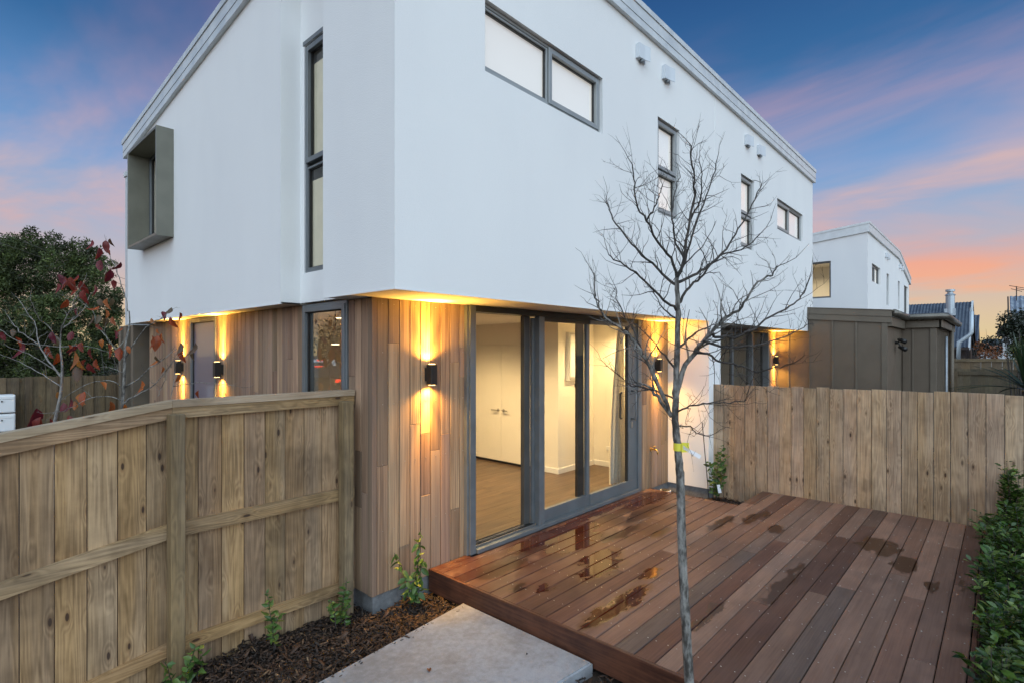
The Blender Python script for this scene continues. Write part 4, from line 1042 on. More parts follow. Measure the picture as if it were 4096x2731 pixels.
LIMBS = [
 ([(2706, 1113), (2736, 1035), (2757, 889), (2779, 750), (2766, 640), (2757, 575)], .011, .003, -.10),
 ([(2703, 1600), (2732, 1489), (2783, 1406), (2815, 1365), (2845, 1332), (2906, 1271), (2960, 1229), (3015, 1150), (3088, 1095), (3112, 1065)], .0165, .003, -.35),
 ([(2845, 1332), (2882, 1352), (2966, 1338), (3057, 1283), (3160, 1222), (3209, 1186), (3227, 1140)], .009, .003, .25),
 ([(2815, 1365), (2906, 1389), (2985, 1385), (3075, 1368), (3172, 1331), (3239, 1295)], .008, .0025, .55),
 ([(2783, 1406), (2833, 1416), (2876, 1447), (2954, 1459), (3027, 1483), (3142, 1459)], .008, .0025, -.5),
 ([(2684, 1661), (2640, 1560), (2604, 1476), (2572, 1419), (2527, 1355), (2483, 1310), (2419, 1272), (2395, 1220), (2379, 1162), (2371, 1090)], .0135, .003, -.30),
 ([(2572, 1419), (2545, 1330), (2500, 1270), (2470, 1200), (2462, 1150)], .006, .002, .2),
 ([(2701, 1138), (2627, 1077), (2548, 998), (2464, 895), (2440, 840), (2424, 800)], .009, .0028, .35),
 ([(2706, 1113), (2682, 1035), (2627, 962), (2585, 883), (2545, 820), (2538, 740), (2530, 660)], .009, .0028, -.25),
 ([(2705, 1241), (2639, 1186), (2560, 1107), (2494, 1059), (2435, 1020)], .0085, .0028, -.4),
 ([(2712, 1130), (2790, 1095), (2845, 1053), (2888, 1016), (2942, 938), (3003, 835), (3030, 770), (3045, 740)], .0095, .0028, .4),
 ([(2708, 1120), (2735, 1050), (2760, 974), (2803, 841), (2845, 732), (2868, 640)], .009, .0028, .15),
 ([(2712, 1215), (2760, 1150), (2815, 1095), (2882, 1023), (2966, 998), (3039, 938)], .009, .0028, -.15),
 ([(2700, 1655), (2744, 1629), (2808, 1613), (2897, 1607), (2974, 1601), (2993, 1560)], .006, .002, -.25),
 ([(2706, 1705), (2757, 1703), (2783, 1731), (2840, 1741)], .0045, .002, -.3),
 ([(2686, 1665), (2630, 1585), (2602, 1550)], .0115, .008, .12),
 ([(2702, 1600), (2620, 1560), (2559, 1546), (2527, 1540), (2457, 1483), (2420, 1455)], .0065, .002, .3),
 ([(2706, 1480), (2640, 1400), (2580, 1330), (2520, 1290)], .007, .002, .45),
 ([(2709, 1400), (2770, 1340), (2830, 1310), (2900, 1290)], .008, .0025, .5),
 ([(2711, 1280), (2660, 1240), (2630, 1200), (2600, 1130)], .006, .002, .4),
 ([(2736, 1035), (2700, 950), (2690, 850), (2700, 770), (2720, 700)], .007, .0022, .25),
 ([(2757, 889), (2800, 800), (2810, 720), (2795, 640)], .006, .002, -.25),
 ([(2585, 883), (2620, 830), (2640, 780), (2650, 740)], .005, .002, -.3),
]
for i, (pp, r0, r1, dz) in enumerate(LIMBS):
    n_ = len(pp); base = D0 + .02 + (LIMBS[1][3] * .45 if i in (2, 3, 4) else 0) + (LIMBS[5][3] * .3 if i == 6 else 0)
    pts = [img(x, y_, base + dz * (j / (n_ - 1)) ** 1.1) for j, (x, y_) in enumerate(pp)]
    limb(bt, pts, r0, r1, rg, 'bark_grey' if r0 > .011 else 'bark_twig', twigs=.35 if i == 15 else 1.75, level=2, tl=.26, up=.45)
tb = img(2712, 1785, D0 + .02)
q = MB(); q.tube([tb + Vector((0, 0, -.022)), tb + Vector((0, 0, .022))], .0262, 14, False); q.build('tree_tie', 'tape_yellow', bt, True)
dv = Vector((CS, -CC, 0)); fw = Vector((CC, CS, 0))
q = MB(); a_ = tb - fw * .028
q.quad(a_ + dv * .012 + Vector((0, 0, .029)), a_ + dv * .055 + Vector((0, 0, .027)), a_ + dv * .055 + Vector((0, 0, -.025)), a_ + dv * .012 + Vector((0, 0, -.028))); q.build('tie_tail', 'tape_yellow', bt)
q = MB(); b0 = a_ + dv * .02; q.quad(b0 + Vector((0, 0, .012)), b0 + dv * .105 + Vector((0, 0, -.045)), b0 + dv * .095 + Vector((0, 0, -.065)), b0 + Vector((0, 0, -.008))); q.build('name_tag', 'paper', bt)

# leaf meshes for autumn trees and saplings
def leafmesh(nm, droop, fold, mat, serr=0.0):
    vv = []; ff = []; n = 6; rg_ = random.Random(nm)
    for i in range(n + 1):
        t = i / n; wd = .29 * math.sin(math.pi * min(1, t * .93 + .07)) ** .8 * (1 - .25 * t) * (1 + rg_.uniform(-serr, serr)); 
        if i in (0, n): wd = .02 if i == 0 else 0.004
        zc = -droop * t * t + rg_.uniform(-.02, .02); vv += [(-wd, t, zc + fold * wd), (0, t, zc), (wd, t, zc + fold * wd * rg_.uniform(.5, 1.3))]
    for i in range(n):
        a = i * 3; ff += [(a, a + 1, a + 4, a + 3), (a + 1, a + 2, a + 5, a + 4)]
    me = bpy.data.meshes.new(nm); me.from_pydata(vv, [], ff); me.materials.append(MT[mat]); me.polygons.foreach_set('use_smooth', [True] * len(ff)); return me
AUT = [leafmesh('autumn_leaf_%d' % i, rnd.uniform(.1, .5), rnd.uniform(.2, .9), mt, .15) for i, mt in enumerate(['leaf_red', 'leaf_red', 'leaf_orange', 'leaf_red', 'leaf_orange', 'leaf_brown', 'leaf_orange', 'leaf_brown'])]
def put_leaf(par, me, p, d, L, rg, hang=.6):
    """a leaf with its stalk end at p"""
    y_ = (d.normalized() * (1 - hang) + Vector((rg.gauss(0, .25), rg.gauss(0, .25), -hang + rg.gauss(0, .15)))).normalized()
    x_ = y_.orthogonal(); x_.rotate(Matrix.Rotation(rg.uniform(0, 6.283), 3, y_)); x_.normalize(); z_ = x_.cross(y_)
    mw = Matrix(((x_.x, y_.x, z_.x, p.x), (x_.y, y_.y, z_.y, p.y), (x_.z, y_.z, z_.z, p.z), (0, 0, 0, 1))) @ Matrix.Diagonal((L, L, L, 1))
    o = bpy.data.objects.new('leaf', me); COL.objects.link(o); o.parent = par; o.matrix_parent_inverse = Matrix.Translation(-Vector(par.location)); o.matrix_basis = mw
    return o
def zl(x, y_): return (x * .574, 900 + y_ * .574)
def autumn_tree(label, base, trunk_pts, limbs, D, mat, leafpts, seed, r0):
    rg = random.Random(seed)
    t = thing('autumn_tree', label, 'tree', tuple(base))
    pts = [base] + [img(*zl(x, y_), D + d) for x, y_, d in trunk_pts]; line = smooth_line(pts, 5); k = len(line)
    mb = MB(); mb.tube(line, [r0 * (1 - .72 * i / (k - 1)) for i in range(k)], 9); mb.build('trunk', mat, t, True)
    tips = []
    for pp, a, b_, dz, tws in limbs:
        n_ = len(pp); limb(t, [img(*zl(x, y_), D + dz * j / (n_ - 1)) for j, (x, y_) in enumerate(pp)], a, b_, rg, mat, twigs=tws, level=1, tl=.16, tips=tips, up=.25)
    for (x, y_, dd, L, kx) in leafpts:
        p = img(*zl(x, y_), D + dd); put_leaf(t, AUT[kx], p, Vector((0, 0, -1)), L, rg, .75)
    return t, tips, rg
LP = []
lr = random.Random(5)
def cluster(xs): 
    for (x, y_, L, kx) in xs: LP.append((x, y_, lr.uniform(-.25, .25), L * .0037, kx))
cluster([(640, 105, 26, 0), (735, 110, 32, 1), (768, 95, 22, 5), (765, 175, 14, 3), (690, 160, 30, 0), (700, 245, 34, 1), (840, 258, 30, 0), (770, 312, 36, 0), (790, 385, 24, 3), (405, 345, 30, 1), (400, 405, 30, 3), (450, 360, 34, 1),
         (490, 365, 36, 0), (545, 345, 26, 1), (565, 390, 38, 1), (520, 425, 28, 3), (580, 455, 34, 0), (655, 420, 26, 0), (470, 520, 28, 4), (540, 578, 22, 3), (695, 512, 26, 7), (750, 515, 30, 2), (778, 512, 24, 5), (690, 565, 26, 2), (735, 590, 24, 4),
         (640, 625, 30, 7), (680, 625, 26, 5), (735, 645, 26, 5), (785, 640, 24, 4), (680, 680, 24, 3), (850, 712, 18, 2), (795, 735, 26, 1), (10, 745, 24, 1), (90, 725, 22, 5), (105, 780, 30, 1), (150, 815, 44, 0), (360, 745, 30, 1), (395, 775, 28, 7), (505, 740, 30, 1),
         (335, 840, 34, 0), (400, 890, 34, 4), (475, 832, 26, 2), (530, 825, 30, 0), (575, 815, 30, 3), (635, 855, 28, 0), (520, 875, 48, 4), (545, 905, 40, 2), (600, 935, 40, 1), (615, 960, 28, 0), (670, 932, 30, 4), (525, 985, 40, 7), (710, 795, 20, 2), (745, 825, 40, 1), (835, 850, 34, 2), (885, 840, 20, 6),
         (700, 1090, 26, 4), (560, 1170, 34, 2), (590, 1160, 34, 6), (400, 1160, 22, 4), (490, 1210, 34, 0), (520, 1225, 24, 4), (770, 1225, 38, 4), (870, 1245, 22, 4), (440, 1235, 30, 3), (250, 1275, 56, 0), (235, 1320, 58, 1), (290, 1335, 46, 1), (475, 1325, 30, 0), (345, 1345, 26, 1),
         (1195, 575, 26, 5), (1130, 605, 22, 0), (1055, 650, 20, 4), (1185, 640, 34, 4), (1250, 610, 28, 1), (1095, 720, 16, 4), (1060, 770, 34, 4), (1100, 770, 40, 4), (1130, 755, 26, 2), (1085, 910, 18, 5), (1095, 930, 22, 2), (1130, 985, 18, 2), (985, 1080, 34, 2), (1255, 820, 30, 5), (1270, 855, 40, 4), (1360, 820, 34, 5), (1245, 1035, 22, 4),
         (1350, 865, 30, 7), (1385, 1150, 26, 4)])
t1, tips1, rga = autumn_tree('young tree with hanging red and orange leaves against the house wall', img(494, 2130, 5.0),
    [(862, 1500, 0), (858, 1240, 0), (862, 1130, 0), (868, 1000, 0), (870, 940, 0), (872, 860, 0), (885, 780, .02), (903, 690, .04), (900, 600, .06)],
    [([(890, 600), (870, 500), (840, 390), (800, 290), (765, 215), (740, 130)], .006, .002, .2, .25), ([(905, 690), (880, 775), (800, 860), (740, 760), (680, 690)], .004, .002, -.2, .2),
     ([(868, 940), (940, 810), (1050, 690), (1130, 650), (1190, 590)], .0075, .002, -.25, .5), ([(865, 1130), (960, 1070), (1080, 970), (1210, 880), (1240, 860)], .008, .002, .25, .5),
     ([(862, 1240), (960, 1180), (1080, 1110), (1200, 960), (1240, 920)], .008, .002, -.3, .5), ([(1210, 1120), (1300, 1105), (1400, 1100), (1560, 1110), (1720, 1130)], .004, .0015, -.3, .35),
     ([(866, 1030), (800, 1000), (720, 985), (650, 1000)], .004, .0015, .15, .4), ([(860, 1140), (800, 1090), (700, 1085), (560, 1130), (440, 1210), (380, 1300)], .005, .0018, -.15, .3),
     ([(860, 1230), (780, 1195), (640, 1200), (500, 1270), (400, 1300), (300, 1310)], .005, .0018, .1, .3), ([(870, 940), (820, 880), (740, 780), (680, 700), (640, 600), (560, 530)], .0045, .0016, .2, .4),
     ([(1100, 1190), (1130, 1120), (1170, 1020), (1200, 950)], .0035, .0015, .0, .5), ([(1190, 1210), (1210, 1100), (1215, 1010), (1230, 940)], .0035, .0015, .1, .5)],
    5.0, 'bark_grey', [l for l in LP if l[0] > 600], 3, .019)
t2, tips2, rgb = autumn_tree('pale-barked young tree with a few red leaves beside the letterboxes', img(215, 2040, 5.6),
    [(370, 1480, 0), (390, 1340, 0), (420, 1190, 0), (432, 1080, 0), (432, 960, 0), (420, 850, 0), (425, 740, 0)],
    [([(430, 1060), (340, 950), (270, 830), (250, 700), (180, 600), (130, 520)], .010, .002, .3, 1.0), ([(425, 760), (440, 690), (500, 580), (540, 480), (580, 400)], .006, .002, -.2, .9), ([(420, 820), (330, 700), (260, 640), (210, 500)], .006, .002, -.3, 1.0),
     ([(428, 1130), (330, 1060), (210, 990), (110, 940), (0, 900)], .006, .002, .3, .7), ([(430, 1040), (320, 970), (200, 900), (60, 850)], .006, .002, -.2, .8), ([(440, 720), (520, 650), (590, 580), (620, 500)], .005, .002, .2, .9), ([(270, 830), (180, 770), (100, 700), (50, 630)], .006, .002, .1, 1.0), ([(425, 850), (520, 840), (640, 850), (780, 890)], .0045, .0015, -.3, .3), ([(0, 730), (120, 810), (260, 830), (430, 850)], .003, .003, .0, .3)],
    5.6, 'bark_pale', [(x, y_, d, L * 1.1, kx) for x, y_, d, L, kx in LP if x <= 600], 4, .021)

# saplings along the mulch bed: each leaf its own piece
GRN = [leafmesh('sapling_leaf_%d' % i, rnd.uniform(.1, .4), rnd.uniform(.2, .7), 'leaf_green', .05) for i in range(4)]
def sapling(label, base, stems, leaf, seed, den=1.0, cat='plant', hang=.15):
    rg = random.Random(seed); t = thing('sapling', label, cat, tuple(base), 'young plants in the bark beds')
    for (dx, dy, h, lean) in stems:
        b0 = Vector(base) + Vector((dx, dy, 0)); pts = [b0]; n = 7
        for i in range(1, n + 1):
            f = i / n; pts.append(b0 + Vector((lean[0] * f * f + rg.gauss(0, .006), lean[1] * f * f + rg.gauss(0, .006), h * f)))
        q = MB(); q.tube(pts, [.0045 * (1 - .7 * i / n) for i in range(n + 1)], 5); q.build('stem', 'bark_twig', t, True)
        m_ = int(h / .016 * den)
        for i in range(m_):
            f = .18 + .82 * i / m_; j = min(int(f * n), n - 1); p = pts[j].lerp(pts[j + 1], f * n - j)
            an = i * 2.4 + rg.uniform(-.4, .4); d = Vector((math.cos(an), math.sin(an), rg.uniform(.1, .8)))
            put_leaf(t, GRN[rg.randrange(4)], p, d, leaf * rg.uniform(.65, 1.2) * (1 - .35 * max(0, f - .8) / .2), rg, hang)
    return t
sapling('low bushy green plant at the fence post where the rails bend', (1.13, 3.86, -.2), [(-.06, .02, .20, (-.05, 0)), (.03, 0, .24, (.03, 0)), (.08, .01, .22, (.05, 0)), (0, -.03, .14, (0, -.03))], .062, 1)
sapling('single slim upright green plant in the mulch against the middle of the fence', (1.68, 3.83, -.2), [(0, 0, .44, (-.03, .02)), (.01, 0, .30, (.02, -.02))], .055, 2, 1.1)
sapling('compact leafy plant at the foot of the fence post next to the house', (2.20, 3.80, -.2), [(0, 0, .30, (.03, 0)), (.05, .02, .26, (.05, .0)), (-.05, 0, .25, (-.05, 0)), (0, -.05, .22, (0, -.04)), (.02, .05, .33, (.07, .02)), (-.03, .03, .22, (-.06, 0))], .05, 3)
sapling('tall yellow-green plant with drooping leaves at the timber wall by the deck', (2.80, 3.66, -.2), [(0, 0, .62, (.09, .03)), (-.03, .02, .48, (-.14, .03)), (.02, -.02, .40, (.05, -.02)), (-.01, .0, .30, (-.02, -.05))], .078, 4, .75, hang=.55)
sh = sapling('small leafy shrub with plant tag in the pocket bed at the fence end', (7.62, 3.02, -.2), [(0, 0, .72, (.05, -.02)), (.02, 0, .82, (.12, -.06)), (-.03, .02, .60, (-.10, .03)), (.04, -.03, .66, (.16, -.06)), (0, 0, .50, (-.12, -.02))], .085, 5, .62)
q = MB(); q.tube([Vector((7.40, 3.02, -.2)), Vector((7.34, 3.10, .95))], .006, 6); tag(q.build('plant_stake', 'bark_twig'), 'thin dark stake leaning beside the small shrub at the white wall', 'stake')
q = MB(); q.add([(7.55, 2.98, .06), (7.60, 2.955, .06), (7.63, 2.94, -.06), (7.58, 2.965, -.06)], [(0, 1, 2, 3)]); k_ = q.build('plant_tag', 'paper', sh)
gp = thing('drain_cap', 'small white round drain cap beside the deck and the white wall', 'drain', (7.2, 3.60, -.2))
q = MB(); q.cyl((7.2, 3.58, -.25), (7.2, 3.58, -.05), .075, 20); q.build('pipe', 'white_plastic', gp); q = MB(); q.cyl((7.2, 3.58, -.05), (7.2, 3.58, -.045), .062, 20); q.build('grate', 'rubber', gp)

# hedge along the right-hand side of the deck
def hedge_plant(label, x, y_, h, wd, seed, nl):
    rg = random.Random(seed); t = thing('hedge_shrub', label, 'shrub', (x, y_, -.22), 'hedge shrubs along the deck')
    P, D = [], []
    q = MB()
    for s in range(9):
        an = rg.uniform(0, 6.283); rr = wd * rg.uniform(.1, 1.0); hh = h * rg.uniform(.68, 1.05)
        b0 = Vector((x + rg.gauss(0, .04), y_ + rg.gauss(0, .04), -.22)); tip = Vector((x + math.cos(an) * rr, y_ + math.sin(an) * rr, -.22 + hh))
        pts = [b0.lerp(tip, f) + Vector((rg.gauss(0, .012), rg.gauss(0, .012), .05 * math.sin(f * 3.1))) for f in (0, .25, .5, .75, 1)]
        q.tube(pts, [.005, .0042, .0034, .0026, .0015], 5)
        for i in range(nl // 9):
            f = rg.uniform(.12, 1.0); j = min(int(f * 4), 3); p = pts[j].lerp(pts[j + 1], f * 4 - j); a2 = rg.uniform(0, 6.283)
            side = rg.uniform(0, .05); P.append(p + Vector((math.cos(a2) * side, math.sin(a2) * side, rg.gauss(0, .015)))); D.append(Vector((math.cos(a2), math.sin(a2), rg.uniform(-.1, 1.0))))
    q.build('stems', 'bark_twig', t, True)
    n = len(P); rot = np.zeros((n, 3, 3))
    for i, d in enumerate(D):
        y2 = d.normalized(); x2 = y2.cross(Vector((0, 0, 1))).normalized(); x2.rotate(Matrix.Rotation(rg.uniform(-.7, .7), 3, y2)); z2_ = x2.cross(y2)
        rot[i] = np.array([[x2.x, y2.x, z2_.x], [x2.y, y2.y, z2_.y], [x2.z, y2.z, z2_.z]])
    v, f = scatter(LEAFV, LEAFF3, np.array([tuple(p) for p in P]), rot, nrg.uniform(.026, .080, n))
    o = numesh('foliage', v, f, 'leaf_hedge', t, True); kind(o, 'stuff')
for i, xx in enumerate(np.arange(2.75, 7.8, .42)):
    last = xx > 7.6
    hedge_plant('tallest dark green hedge shrub, against the paling fence' if last else 'dark green small-leaved hedge shrub in the front row along the deck edge', xx, -.045 + rnd.uniform(-.04, .05), .95 if last else rnd.uniform(.55, .74), .20, 40 + i, 760)
    hedge_plant('dark green small-leaved hedge shrub in the back row behind the deck edge', xx + .2, -.36, rnd.uniform(.7, .9), .24, 80 + i, 560)

# big dark evergreen behind the boundary fence, and other background foliage
def foliage(name, lobes, n, size, mat, par, squash=(1, .6, 1)):
    pos, ar = [], []
    tot = sum(r ** 2 for *_, r in lobes)
    for cx, cy, cz, r in lobes:
        m_ = int(n * r * r / tot); d = nrg.normal(size=(m_, 3)); d /= np.linalg.norm(d, axis=1)[:, None]
        rad = r * nrg.uniform(.25, 1.04, m_) ** .5 * (1 + .16 * np.sin(d[:, 0] * 9 + cx) * np.cos(d[:, 2] * 8 + cz))
        pos.append(np.array([cx, cy, cz]) + d * rad[:, None])
    pos = np.concatenate(pos); k_ = len(pos)
    v, f = scatter(LEAFV4, LEAFF4, pos, rand_rot(k_), np.stack([size * nrg.uniform(.6, 1.4, k_)] * 3, -1) * np.array(squash))
    o = numesh(name, v, f, mat, par); kind(o, 'stuff'); return o
def big_tree():
    base = img(150, 1560, 24.0); t = thing('evergreen_tree', 'big dark evergreen tree rising behind the boundary fence', 'tree', (base.x, base.y, -.2))
    q = MB(); q.tube([(base.x, base.y, -.2), (base.x + .2, base.y, 2.5), (base.x, base.y + .1, 5.0)], [.35, .28, .12], 10); q.build('trunk', 'bark_twig', t, True)
    rg = random.Random(8); lob = []
    prof = [(-60, 1040, 1.4), (40, 1010, 1.0), (110, 985, .75), (180, 1010, .8), (250, 1030, .8), (320, 1010, .65), (370, 1050, .7), (395, 1110, .6), (330, 1110, .9), (200, 1120, 1.1), (80, 1120, 1.2), (-30, 1180, 1.4), (440, 1190, .5), (460, 1250, .45), (400, 1230, .75), (300, 1240, 1.0), (180, 1260, 1.1),
            (60, 1290, 1.2), (-20, 1360, 1.3), (120, 1380, 1.1), (230, 1370, 1.0), (330, 1350, .9), (420, 1320, .7), (460, 1350, .4), (380, 1420, .8), (280, 1450, .9), (160, 1470, 1.0), (40, 1460, 1.1), (430, 1430, .6), (350, 1490, .7)]
    for px, py, r in prof:
        p = img(px, py, 24 + rg.uniform(-1.2, 1.2)); lob.append((p.x, p.y, p.z, r * .86))
    lob += [(x + rg.gauss(0, r * .7), y_ + rg.gauss(0, r * .5), z + rg.gauss(0, r * .55), r * rg.uniform(.18, .42)) for (x, y_, z, r) in list(lob) for _ in range(7)]
    foliage('crown', lob, 95000, .115, 'leaf_conifer', t, (.8, 1.15, 1))
big_tree()
def bush(name, label, px, py, d, lobes, n, size, mat, cat='shrub', bare=0):
    b_ = img(px, py, d); t = thing(name, label, cat, (b_.x, b_.y, -.2)); rg = random.Random(px)
    q = MB()
    for i in range(5): 
        e = img(px + rg.uniform(-60, 60), py - rg.uniform(40, 120), d); q.tube([(b_.x, b_.y, -.2), Vector((b_.x, b_.y, -.2)).lerp(e, .5) + Vector((0, 0, .1)), e], [.018, .012, .005], 5)
    q.build('stems', 'bark_twig', t, True)
    foliage('foliage', [(*img(px + dx, py + dy, d + rg.uniform(-.3, .3)), r) for dx, dy, r in lobes], n, size, mat, t)
bush('shrub', 'dark glossy round shrub in front of the corrugated roof house', 4060, 1400, 14, [(-20, -110, .30), (20, -115, .34), (60, -95, .4), (0, -60, .34), (50, -40, .4), (30, 0, .3), (-30, -75, .2), (70, 0, .4)], 6500, .085, 'leaf_dark')
bush('shrub', 'thin shrub with rust-coloured leaves over the pale fence', 3940, 1440, 25, [(0, -40, .35), (30, -25, .35), (-25, -55, .25), (55, -40, .3), (10, -15, .4), (60, -15, .3)], 420, .15, 'leaf_rust')
bush('shrub', 'dark bush below the small far gable roof', 3960, 1420, 36, [(-10, -45, .5), (20, -40, .6), (-30, -20, .6), (40, -20, .5)], 1500, .16, 'leaf_dark')
bush('shrub', 'olive shrub with yellow fruit beside the dark glossy shrub', 4085, 1420, 13, [(0, -40, .22), (20, -20, .25), (-25, -10, .2)], 900, .06, 'leaf_conifer')
bush('shrub', 'low hedge behind the end of the boundary fence', 450, 1500, 14, [(0, -5, .2), (30, -3, .2), (-40, -5, .2)], 500, .06, 'leaf_dark')
# strap-leaved plant
fx = thing('cabbage_tree', 'fan of long dark green strap leaves above the fence at the picture edge', 'plant', (12.3, -.30, -.2)); fx['label'] = 'fan of long dark green strap leaves rising behind the deck fence'
q = MB(); q.tube([(12.3, -.30, -.2), (12.28, -.30, 1.28)], [.09, .07], 10); q.build('trunk', 'bark_twig', fx, True)
rg = random.Random(77); c0 = Vector((12.28, -.30, 1.30))
lfm = None
for i in range(64):
    an = rg.uniform(0, 6.283); el = rg.uniform(.15, 1.45); d = Vector((math.cos(an) * math.cos(el), math.sin(an) * math.cos(el), math.sin(el))); L = rg.uniform(.75, 1.15)
    s_ = d.cross(Vector((0, 0, 1))).normalized(); q = MB(); vv = []; n = 6
    for j in range(n + 1):
        f = j / n; wdt = .026 * (1 - f) ** .6 * (.6 + .4 * min(1, f * 6)) + .002; p = c0 + d * L * f + Vector((0, 0, -.28 * math.cos(el) * f * f * L)); vv += [p - s_ * wdt, p + Vector((0, 0, -.006)), p + s_ * wdt]
    ff = []
    for j in range(n): a = j * 3; ff += [(a, a + 1, a + 4, a + 3), (a + 1, a + 2, a + 5, a + 4)]
    q.add(vv, ff); q.build('leaf', 'leaf_flax', fx, True, False)

# ------------------------------------------------------------------ small things
mbx = img(36, 1632, 10.0)
for k_, zc in enumerate((1.075, .765)):
    lab = ('white metal letterbox, upper of the two at the boundary fence', 'white metal letterbox, lower of the two at the boundary fence')[k_]
    t = thing('letterbox', lab, 'letterbox', (.98, 12.25, zc - .14), 'letterboxes')
    bx('body', 'mailbox_paint', t,   .72, 1.05, 12.12, 12.44, zc - .145, zc + .145, c=.006)
    bx('flap', 'mailbox_paint', t, .732, 1.038, 12.108, 12.119, zc + .075, zc + .125, c=.003); bx('door', 'mailbox_paint', t, .732, 1.038, 12.11, 12.119, zc - .13, zc + .068, c=.003)
    q = MB(); q.cyl((.885, 12.095, zc + .045), (.885, 12.109, zc + .045), .012, 12); q.build('lock', 'lamp_black', t)
bx('letterbox_post', 'pine_dark', None, .80, .98, 12.25, 12.35, -.22, .619); o_ = bpy.data.objects['letterbox_post']; tag(o_, 'timber post under the two white letterboxes', 'post')
# garden tap on the timber strip
tp_ = thing('garden_tap', 'brass garden tap on the timber boards next to the sliding door', 'tap', (7.17, LY, .51))
q = MB(); q.cyl((7.17, LY - .002, .515), (7.17, LY - .014, .515), .03, 16); q.build('wall_flange', 'brass', tp_)
q = MB(); q.tube([(7.17, LY - .01, .515), (7.17, LY - .085, .515), (7.17, LY - .105, .50), (7.17, LY - .11, .455)], [.011, .012, .012, .013], 10); q.build('spout', 'brass', tp_, True)
q = MB(); q.tube([(7.17, LY - .06, .52), (7.17, LY - .06, .56)], .008, 8); q.tube([(7.13, LY - .06, .562), (7.21, LY - .06, .562)], .008, 8); q.build('handle', 'brass', tp_)
# wall cabinet, cables, curtain inside
cb = thing('wall_cabinet', 'flat white cabinet mounted on the inner wall behind the middle pane', 'cabinet', (7.05, 5.1, 1.47))
bx('body', 'white_plastic', cb, 6.88, 7.27, 5.055, 5.117, 1.475, 2.235, c=.004); bx('cover', 'white_plastic', cb, 6.895, 7.255, 5.04, 5.0545, 1.53, 2.20, c=.004); bx('trim', 'steel', cb, 6.9, 7.26, 5.045, 5.0545, 1.495, 1.51); bx('trim', 'steel', cb, 6.9, 7.26, 5.045, 5.0545, 2.212, 2.222)
cw = thing('loose_cable', 'loose cables hanging from a wall box under the white cabinet', 'cable', (7.13, 5.1, 1.38))
bx('wall_box', 'rubber', cw, 7.115, 7.16, 5.112, 5.1175, 1.36, 1.41)
q = MB(); q.tube(smooth_line([Vector((7.13, 5.11, 1.385)), Vector((7.20, 5.08, 1.33)), Vector((7.24, 5.09, 1.15)), Vector((7.22, 5.10, .98)), Vector((7.19, 5.09, .95)), Vector((7.23, 5.09, .94))], 5), .004, 6); q.build('cord', 'cable_black', cw, True)
q = MB(); q.tube(smooth_line([Vector((7.14, 5.11, 1.385)), Vector((7.24, 5.07, 1.32)), Vector((7.28, 5.09, 1.15)), Vector((7.23, 5.10, .96))], 5), .003, 6); q.tube(smooth_line([Vector((7.12, 5.11, 1.385)), Vector((7.10, 5.09, 1.25)), Vector((7.12, 5.10, 1.05)), Vector((7.18, 5.10, .95))], 5), .0025, 6); q.build('cord', 'cable_white', cw, True)
ct = thing('curtain', 'grey-beige curtain gathered at the right side of the sliding door', 'curtain', (6.75, 4.1, .05))
vv = []; nn, hn = 60, 16
for j in range(hn + 1):
    f = j / hn; z = .045 + f * 2.30; x0 = 6.60 + .20 * f ** 1.3; x1 = 7.02 - .10 * f
    for i in range(nn + 1):
        u = i / nn; vv.append((x0 + (x1 - x0) * u, 4.12 + .035 * (1 - .5 * f) * math.sin(u * 34 + .5 * math.sin(f * 3)) + .01 * math.sin(u * 9 + f * 4), z))
q = MB(); q.add(vv, [(j * (nn + 1) + i, j * (nn + 1) + i + 1, (j + 1) * (nn + 1) + i + 1, (j + 1) * (nn + 1) + i) for j in range(hn) for i in range(nn)]); q.build('cloth', 'curtain_cloth', ct, True, False)
bx('track', 'white_plastic', ct, 3.7, 7.6, 4.09, 4.13, 2.365, 2.398)
# overhead wires in the street, at the left
for (a, b_, lab) in (((-700, 640, 20), (860, 1235, 26), 'upper overhead wire crossing the dark evergreen tree'), ((-700, 700, 20), (860, 1250, 26), 'lower overhead wire crossing the dark evergreen tree')):
    p0, p1 = img(*a), img(*b_); pts = [p0.lerp(p1, f) + Vector((0, 0, -.9 * 4 * f * (1 - f) * .3)) for f in np.linspace(0, 1, 14)]
    q = MB(); q.tube(pts, .008, 5); tag(q.build('overhead_wire', 'gutter_metal'), lab, 'wire')
# two leaves and a bark chip lying on the path
lc = leafmesh('fallen_leaf', .2, .9, 'leaf_rust', .1); o_ = bpy.data.objects.new('fallen_leaf', lc); COL.objects.link(o_); o_.location = (2.22, 2.75, -.140); o_.scale = (.05, .06, .05); o_.rotation_euler = (0, 0, R(-35)); tag(o_, 'curled rust brown leaf lying on the concrete path', 'leaf')
q = MB(); q.add([(2.80, 2.42, -.144), (2.815, 2.418, -.144), (2.812, 2.43, -.144), (2.806, 2.423, -.132)], [(0, 1, 2), (0, 1, 3), (1, 2, 3), (2, 0, 3)]); tag(q.build('bark_chip', 'bark'), 'small dark bark chip alone on the concrete path', 'bark chip')

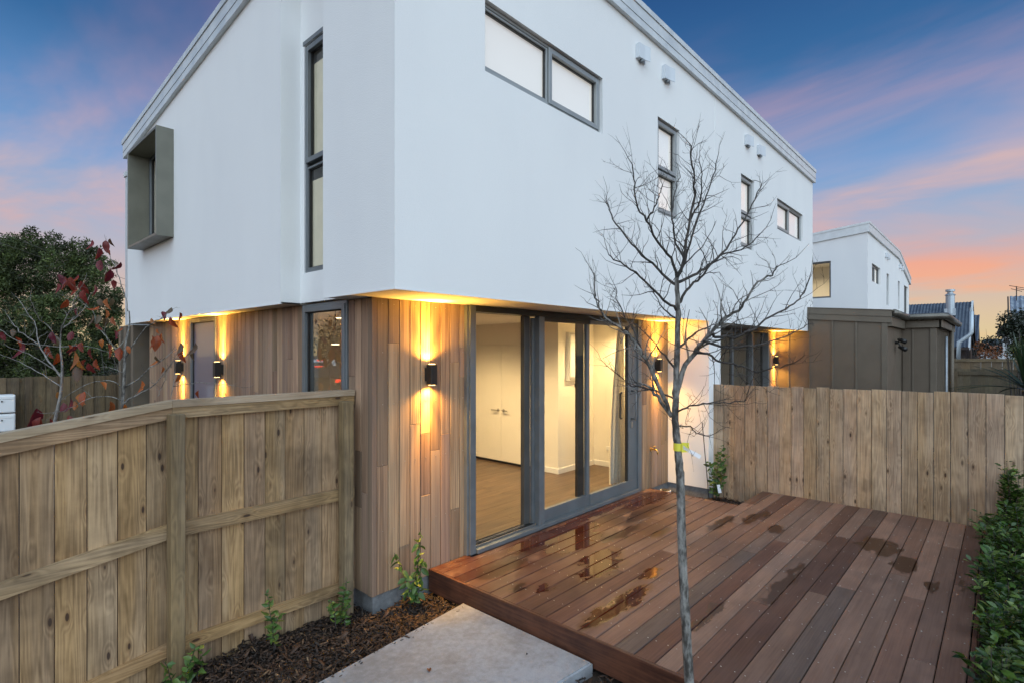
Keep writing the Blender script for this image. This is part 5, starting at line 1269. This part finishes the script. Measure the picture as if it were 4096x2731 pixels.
# ------------------------------------------------------------------ the street the corner window mirrors
def car(label, x, y_, mat, h, L):
    t = thing('parked_car', label, 'car', (x, y_, -.2)); g0 = -.2; hw = .88
    prof = [(0, .42), (0, .95), (.12, 1.02), (.45, h), (1.9, h + .02), (2.9, 1.05), (L - .1, .88), (L, .62), (L, .35), (0.1, .30)]
    q = MB(); q.prism([(y_ + a, g0 + b_) for a, b_ in prof], 0, x - hw, x + hw); q.build('body', mat, t)
    q = MB(); q.quad((x - .66, y_ + .13, g0 + 1.06), (x + .66, y_ + .13, g0 + 1.06), (x + .58, y_ + .435, g0 + h - .06), (x - .58, y_ + .435, g0 + h - .06)); o = q.build('rear_window', 'rubber', t); o.location.y = -.012
    for sx in (-1, 1):
        bx('tail_light', 'tail_light', t, x + sx * .70 - .13, x + sx * .70 + .13, y_ - .015, y_ - .001, g0 + .78, g0 + .92)
        for dy in (.75, L - .85):
            q = MB(); q.cyl((x + sx * (hw - .18), y_ + dy, g0 + .33), (x + sx * (hw + .01), y_ + dy, g0 + .33), .33, 18); q.build('wheel', 'tyre', t)
    bx('brake_light', 'tail_light', t, x - .18, x + .18, y_ + .38, y_ + .40, g0 + h - .04, g0 + h)
    bx('bumper', mat, t, x - .9, x + .9, y_ - .08, y_ - .002, g0 + .36, g0 + .60, c=.03)
car('dark hatchback with glowing tail lights standing in the street', -6.6, 21.5, 'car_dark', 1.50, 4.1)
car('white car queuing ahead of the dark hatchback in the street', -9.6, 27.0, 'car_white', 1.68, 4.5)
road = MB().quad((-16, -60, -.232), (-4.5, -60, -.232), (-4.5, 90, -.232), (-16, 90, -.232)).build('road', 'asphalt'); kind(road, 'structure')
for (x, y_, z, r, nm) in ((-22, 44, 2.6, 3.2, 0), (-27, 38, 2.4, 3.0, 1)):
    t = thing('street_tree', ('dark tree on the far side of the street behind the white car', 'dark tree on the far side of the street nearer the corner')[nm], 'tree', (x, y_, -.2))
    q = MB(); q.tube([(x, y_, -.2), (x, y_, z)], [.25, .12], 8); q.build('trunk', 'bark_twig', t)
    foliage('crown', [(x + rnd.gauss(0, 1.2), y_ + rnd.gauss(0, 1.2), z + rnd.gauss(0, .8), r * rnd.uniform(.4, .7)) for _ in range(7)], 5000, .3, 'leaf_dark', t)
